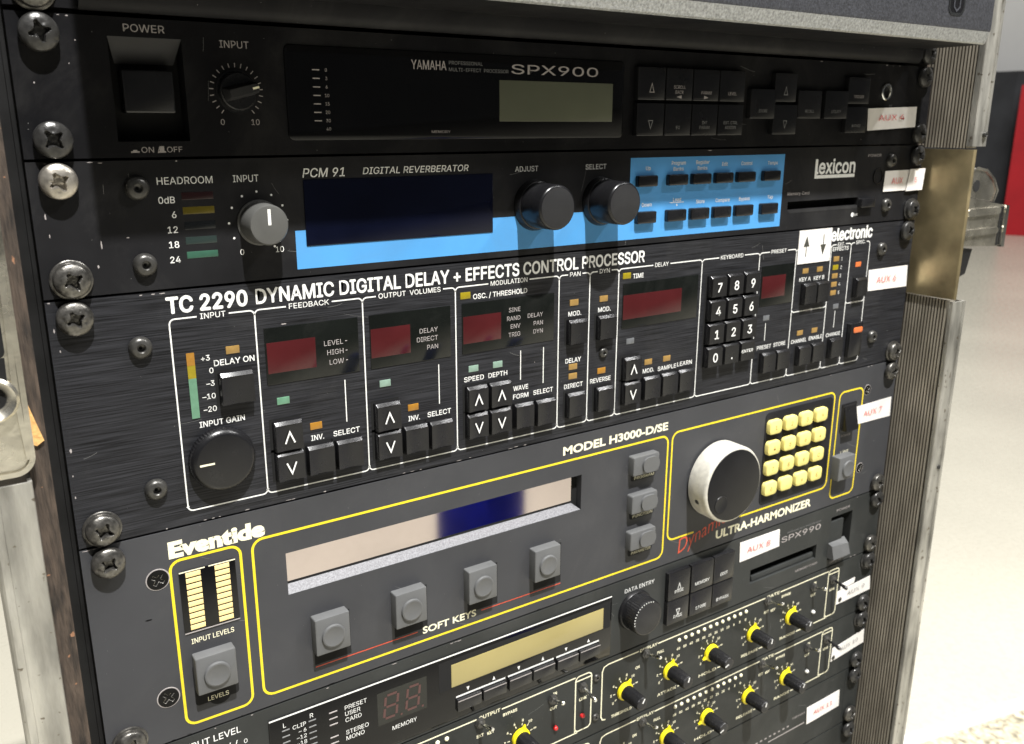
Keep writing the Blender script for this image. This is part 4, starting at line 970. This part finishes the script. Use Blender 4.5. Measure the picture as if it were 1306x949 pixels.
b = MB(); b.loft([[(430.2, 293.4, -1), (447.6, 293.4, -1), (447.6, 304.0, -1), (430.2, 304.0, -1)], [(430.2, 294.8, 3.0), (447.2, 296.5, 3.0), (447.2, 303.6, 5.2), (430.2, 303.6, 5.2)]], "key_grey"); b.build("rocker", ps, smooth=0)
sticker(u, [(345.3, 269.8), (380.2, 270.3), (381.0, 281.8), (346.0, 282.6)], "AUX 8", tx=(351.5, 372.0), cap=3.9)
rack_screws(u, 273.05, 304.8, ("bare", "bare"), ("bare", "bare"), dx=(0, 0, 1.6, .4))

# ------------------------------------------------------------------ units 6, 7 : dual gates with yellow collared knobs
def make_gate(y0, label):
    u = thing("noise_gate", label, "noise gate", (241, y0 + 44.4, 0), "dual noise gates with yellow collared knobs")
    chassis(u, y0, y0 + 44.4)
    panel(u, y0, y0 + 44.4, "gate_panel")
    b = MB(); P = "print_cream"; w = .72; yt, ybm = y0 + 3.7, y0 + 38.2
    for ox, (ta, tb, tn) in ((0.0, (374.0, 385.6, "GATE")), (-209.5, (374.0, 386.4, "OUTPUT"))):
        q = lambda x: x + ox
        b.stroke([(q(269.0), yt), (q(247.0), yt), (q(244.0), yt + .9), (q(242.9), yt + 3.4), (q(242.9), ybm - 2.8), (q(244.0), ybm - .6), (q(246.2), ybm)], w, P)
        b.stroke([(q(283.2), yt), (q(ta - 1), yt)], w, P); b.stroke([(q(tb + 1), yt), (q(434), yt)], w, P)
        b.text("DISPLAY", q(269.8), q(282.6), yt + .9, 1.8, P, bold=.06); b.text(tn, q(ta), q(tb), yt + .9, 1.9, P, bold=.06)
        for a_, c_ in ((414.6, 436), ): b.stroke([(q(a_), ybm), (q(c_), ybm)], w, P)
        for kx, s_ in ((259, "THRESHOLD"), (293.4, "ATTACK"), (326.5, "HOLD"), (363.1, "RELEASE"), (398.6, "RANGE")):
            b.text(s_, q(kx - 8.6), q(kx + 6.0), ybm + .8, 1.7, P, bold=.09); b.stroke([(q(kx + 7.2), ybm), (q(kx + 15)), ] and [(q(kx + 7.2), ybm), (q(kx + 14), ybm)], w, P)
            for k_, a_ in enumerate((215, 180, 145, 112, 80, 48, 10)):
                t = math.radians(a_); r0, r1 = 6.4, 7.8
                b.stroke([(q(kx) + r0 * math.cos(t), y0 + 24.7 - r0 * math.sin(t)), (q(kx) + r1 * math.cos(t), y0 + 24.7 - r1 * math.sin(t))], .5, P)
                b.text(("0", "2", "4", "6", "8", "10", "∞")[k_], q(kx) + 9.4 * math.cos(t), None, y0 + 25.4 - 9.4 * math.sin(t), 1.4, P, align='c', bold=.09)
        b.stroke(rrect(q(434.2), yt, q(445.0), ybm - .6, 2.6), w, P, closed=True); b.stroke([(q(434.6), yt + 2.6), (q(444.6), yt + 2.6)], w, P)
        b.stroke([(q(445), ybm - 3.2), (q(436.5), ybm)][0:0] or [(q(434.2), ybm - 2.4), (q(434.2), ybm - .6)], w, P)
        for s_, x, y in (("FULL", 285.6, 10.6), ("ON", 268.4, 14.4), ("BYPASS", 392.4, 8.4), ("EXT", 374.6, 14.6), ("KEY", 380.8, 15.2), ("IN", 420.6, 8.6), ("OUT", 419.8, 17.0), ("LINK", 439.4, 19.0)):
            b.text(s_, q(x), None, y0 + y, 1.6, P, align='c', bold=.09)
        for i in range(12): b.text(("60", "50", "40", "35", "30", "25", "20", "15", "10", "6", "3", "0")[i], q(299.6 + i * 5.1), None, y0 + 13.6, 1.5, P, align='c', bold=.09)
    b.build("panel_lettering", u, smooth=0)
    for ox in (0.0, -209.5):
        for i in range(12):
            b = MB(); b.lathe(299.7 + ox + i * 5.08, y0 + 7.3, [(1.15, 0), (1.15, .4), (.8, .8), (.2, .9)], "print_cream", 12); b.build("level_light", u)
        for kx, rot in ((259.2, 60), (293.5, 75), (326.6, 200), (363.1, 80), (398.6, 70)):
            x, y = kx + ox, y0 + 24.8; t = math.radians(rot)
            b = MB(); b.lathe(x, y, [(5.3, .3), (5.2, 1.6), (4.3, 2.4), (3.6, 2.4)], "knob_yellow", 40)
            tip = (x + 7.4 * math.cos(t), y - 7.4 * math.sin(t)); nx, ny = math.sin(t), math.cos(t)
            b.slab([(x + 3.6 * nx, y + 3.6 * ny), (x - 3.6 * nx, y - 3.6 * ny), tip], .4, 1.7, "knob_yellow")
            k = b.build("rotary_knob", u, origin=(x, y, 0), smooth=35)
            b = MB(); b.lathe(x, y, [(4.3, 2.2), (4.0, 14.2), (3.6, 14.9), (3.2, 15.0)], "knob_black", 60, rib=.15, capmat="knob_face"); c = b.build("knob_cap", k, smooth=30)
            b = MB(); b.stroke([(x + .4 * math.cos(t), y - .4 * math.sin(t)), (x + 3.3 * math.cos(t), y - 3.3 * math.sin(t))], .85, "print_white", z=15.1)
            b.build("pointer", c, smooth=0)
        for tx, ty, mtn, ln, dip in ((273.8, 6.4, "chrome", 10.5, -1.2), (374.2, 5.8, "chrome", 10.5, -1.2), (418.8, 10.2, "chrome", 8.0, -1.0), (438.8, 10.8, "key_black" if ox == 0 else "chrome", 9.5, .6)):
            x, y = tx + ox, y0 + ty
            b = MB(); b.lathe(x, y, [(2.9, 0), (2.9, 1.0), (2.3, 1.4), (2.2, 2.2), (1.5, 2.3)], "hex_black", 6 if mtn == "chrome" else 20); s_ = b.build("toggle_switch", u, smooth=20)
            b = MB(); rings = []
            for f, rr in ((0, .75), (.5, .95), (.8, 1.25), (.95, 1.2), (1.0, .8)):
                rings.append([(x + rr * math.cos(2 * math.pi * i / 16), y + dip * f * 3 + rr * math.sin(2 * math.pi * i / 16), 2.0 + ln * f) for i in range(16)])
            b.loft(rings, mtn); b.build("lever", s_, smooth=40)
        for lx, ly, mtn in ((421.0, 28.8, "print_white" if ox == 0 else "led_red"),) + (((439.0, 28.6, "led_red"),) if ox else ()):
            b = MB(); b.lathe(lx + ox, y0 + ly, [(1.3, 0), (1.3, .8), (.9, 1.6), (.3, 1.8)], mtn, 20); b.build("indicator_light", u, smooth=50)
    for y in (y0 + 8.8, y0 + 33.5): put(u, "panel_screw", HEX, 238.7, y, scale=.55)
    put(u, "panel_screw", HEX, 448.6, y0 + 28.6, scale=.45)
    rack_screws(u, y0 + 6.35, y0 + 38.1, ("bare", "bare"), ("black", "bare"), dx=(0, 0, .5, -.3))
    return u
g1 = make_gate(311.15, "upper noise gate with yellow collared knobs, directly under the olive display unit")
sticker(g1, [(445.0, 332.9), (480.4, 331.6), (482.0, 342.2), (444.8, 342.6)], "AUX 9", "sticker_grey", z=.5, tx=(455.5, 474.5), cap=3.4)
sticker(g1, [(448.5, 328.4), (463.5, 327.6), (463.0, 331.6), (448.4, 332.4)], "", z=.35)
g2 = copy_tree(g1); g2.location = V(241, 400.0, 0)
g2["label"] = "lower noise gate with yellow collared knobs, above the dark blank looking unit"
for o in children(g2):
    if o.name.startswith("label_sticker"): bpy.data.objects.remove(o)
sticker(g2, [(446.6, 376.6), (481.2, 373.2), (482.0, 383.8), (446.2, 386.6)], "AUX 10", "sticker_grey", z=.5, tx=(455.5, 474.5), cap=3.4)

# ------------------------------------------------------------------ bottom units
u = thing("rack_processor", "dark rack unit with a slim row of white marks, below both noise gates", "rack unit", (241, 444.4, 0))
chassis(u, 400, 444.4); panel(u, 400, 444.4, "gate_panel")
b = MB(); b.stroke([(388, 426.0), (424.6, 426.0)], .8, "print_dim")
for i in range(9): b.stroke([(371 + i * 4.4, 422.0), (373 + i * 4.4, 422.0)], 1.1, "print_dim")
b.text("THRESHOLD", 411, 424.4, 418.6, 1.7, "print_dim"); b.stroke([(466.4, 401), (466.4, 443.6)], .4, "void")
b.build("panel_lettering", u, smooth=0)
sticker(u, [(425.6, 414.9), (460.6, 414.3), (461.6, 427.6), (426.8, 428.4)], "AUX 11", z=.4, tx=(433, 453), cap=3.6)
rack_screws(u, 406.35, 438.1, right=("bare", "bare"))
u = thing("blank_panel", "plain dark blank panel at the foot of the rack below the lowest unit", "blank panel", (241, 533.3, 0))
panel(u, 444.45, 533.3, "gate_panel"); rack_screws(u, 450.85, 527, right=("bare", "bare"))
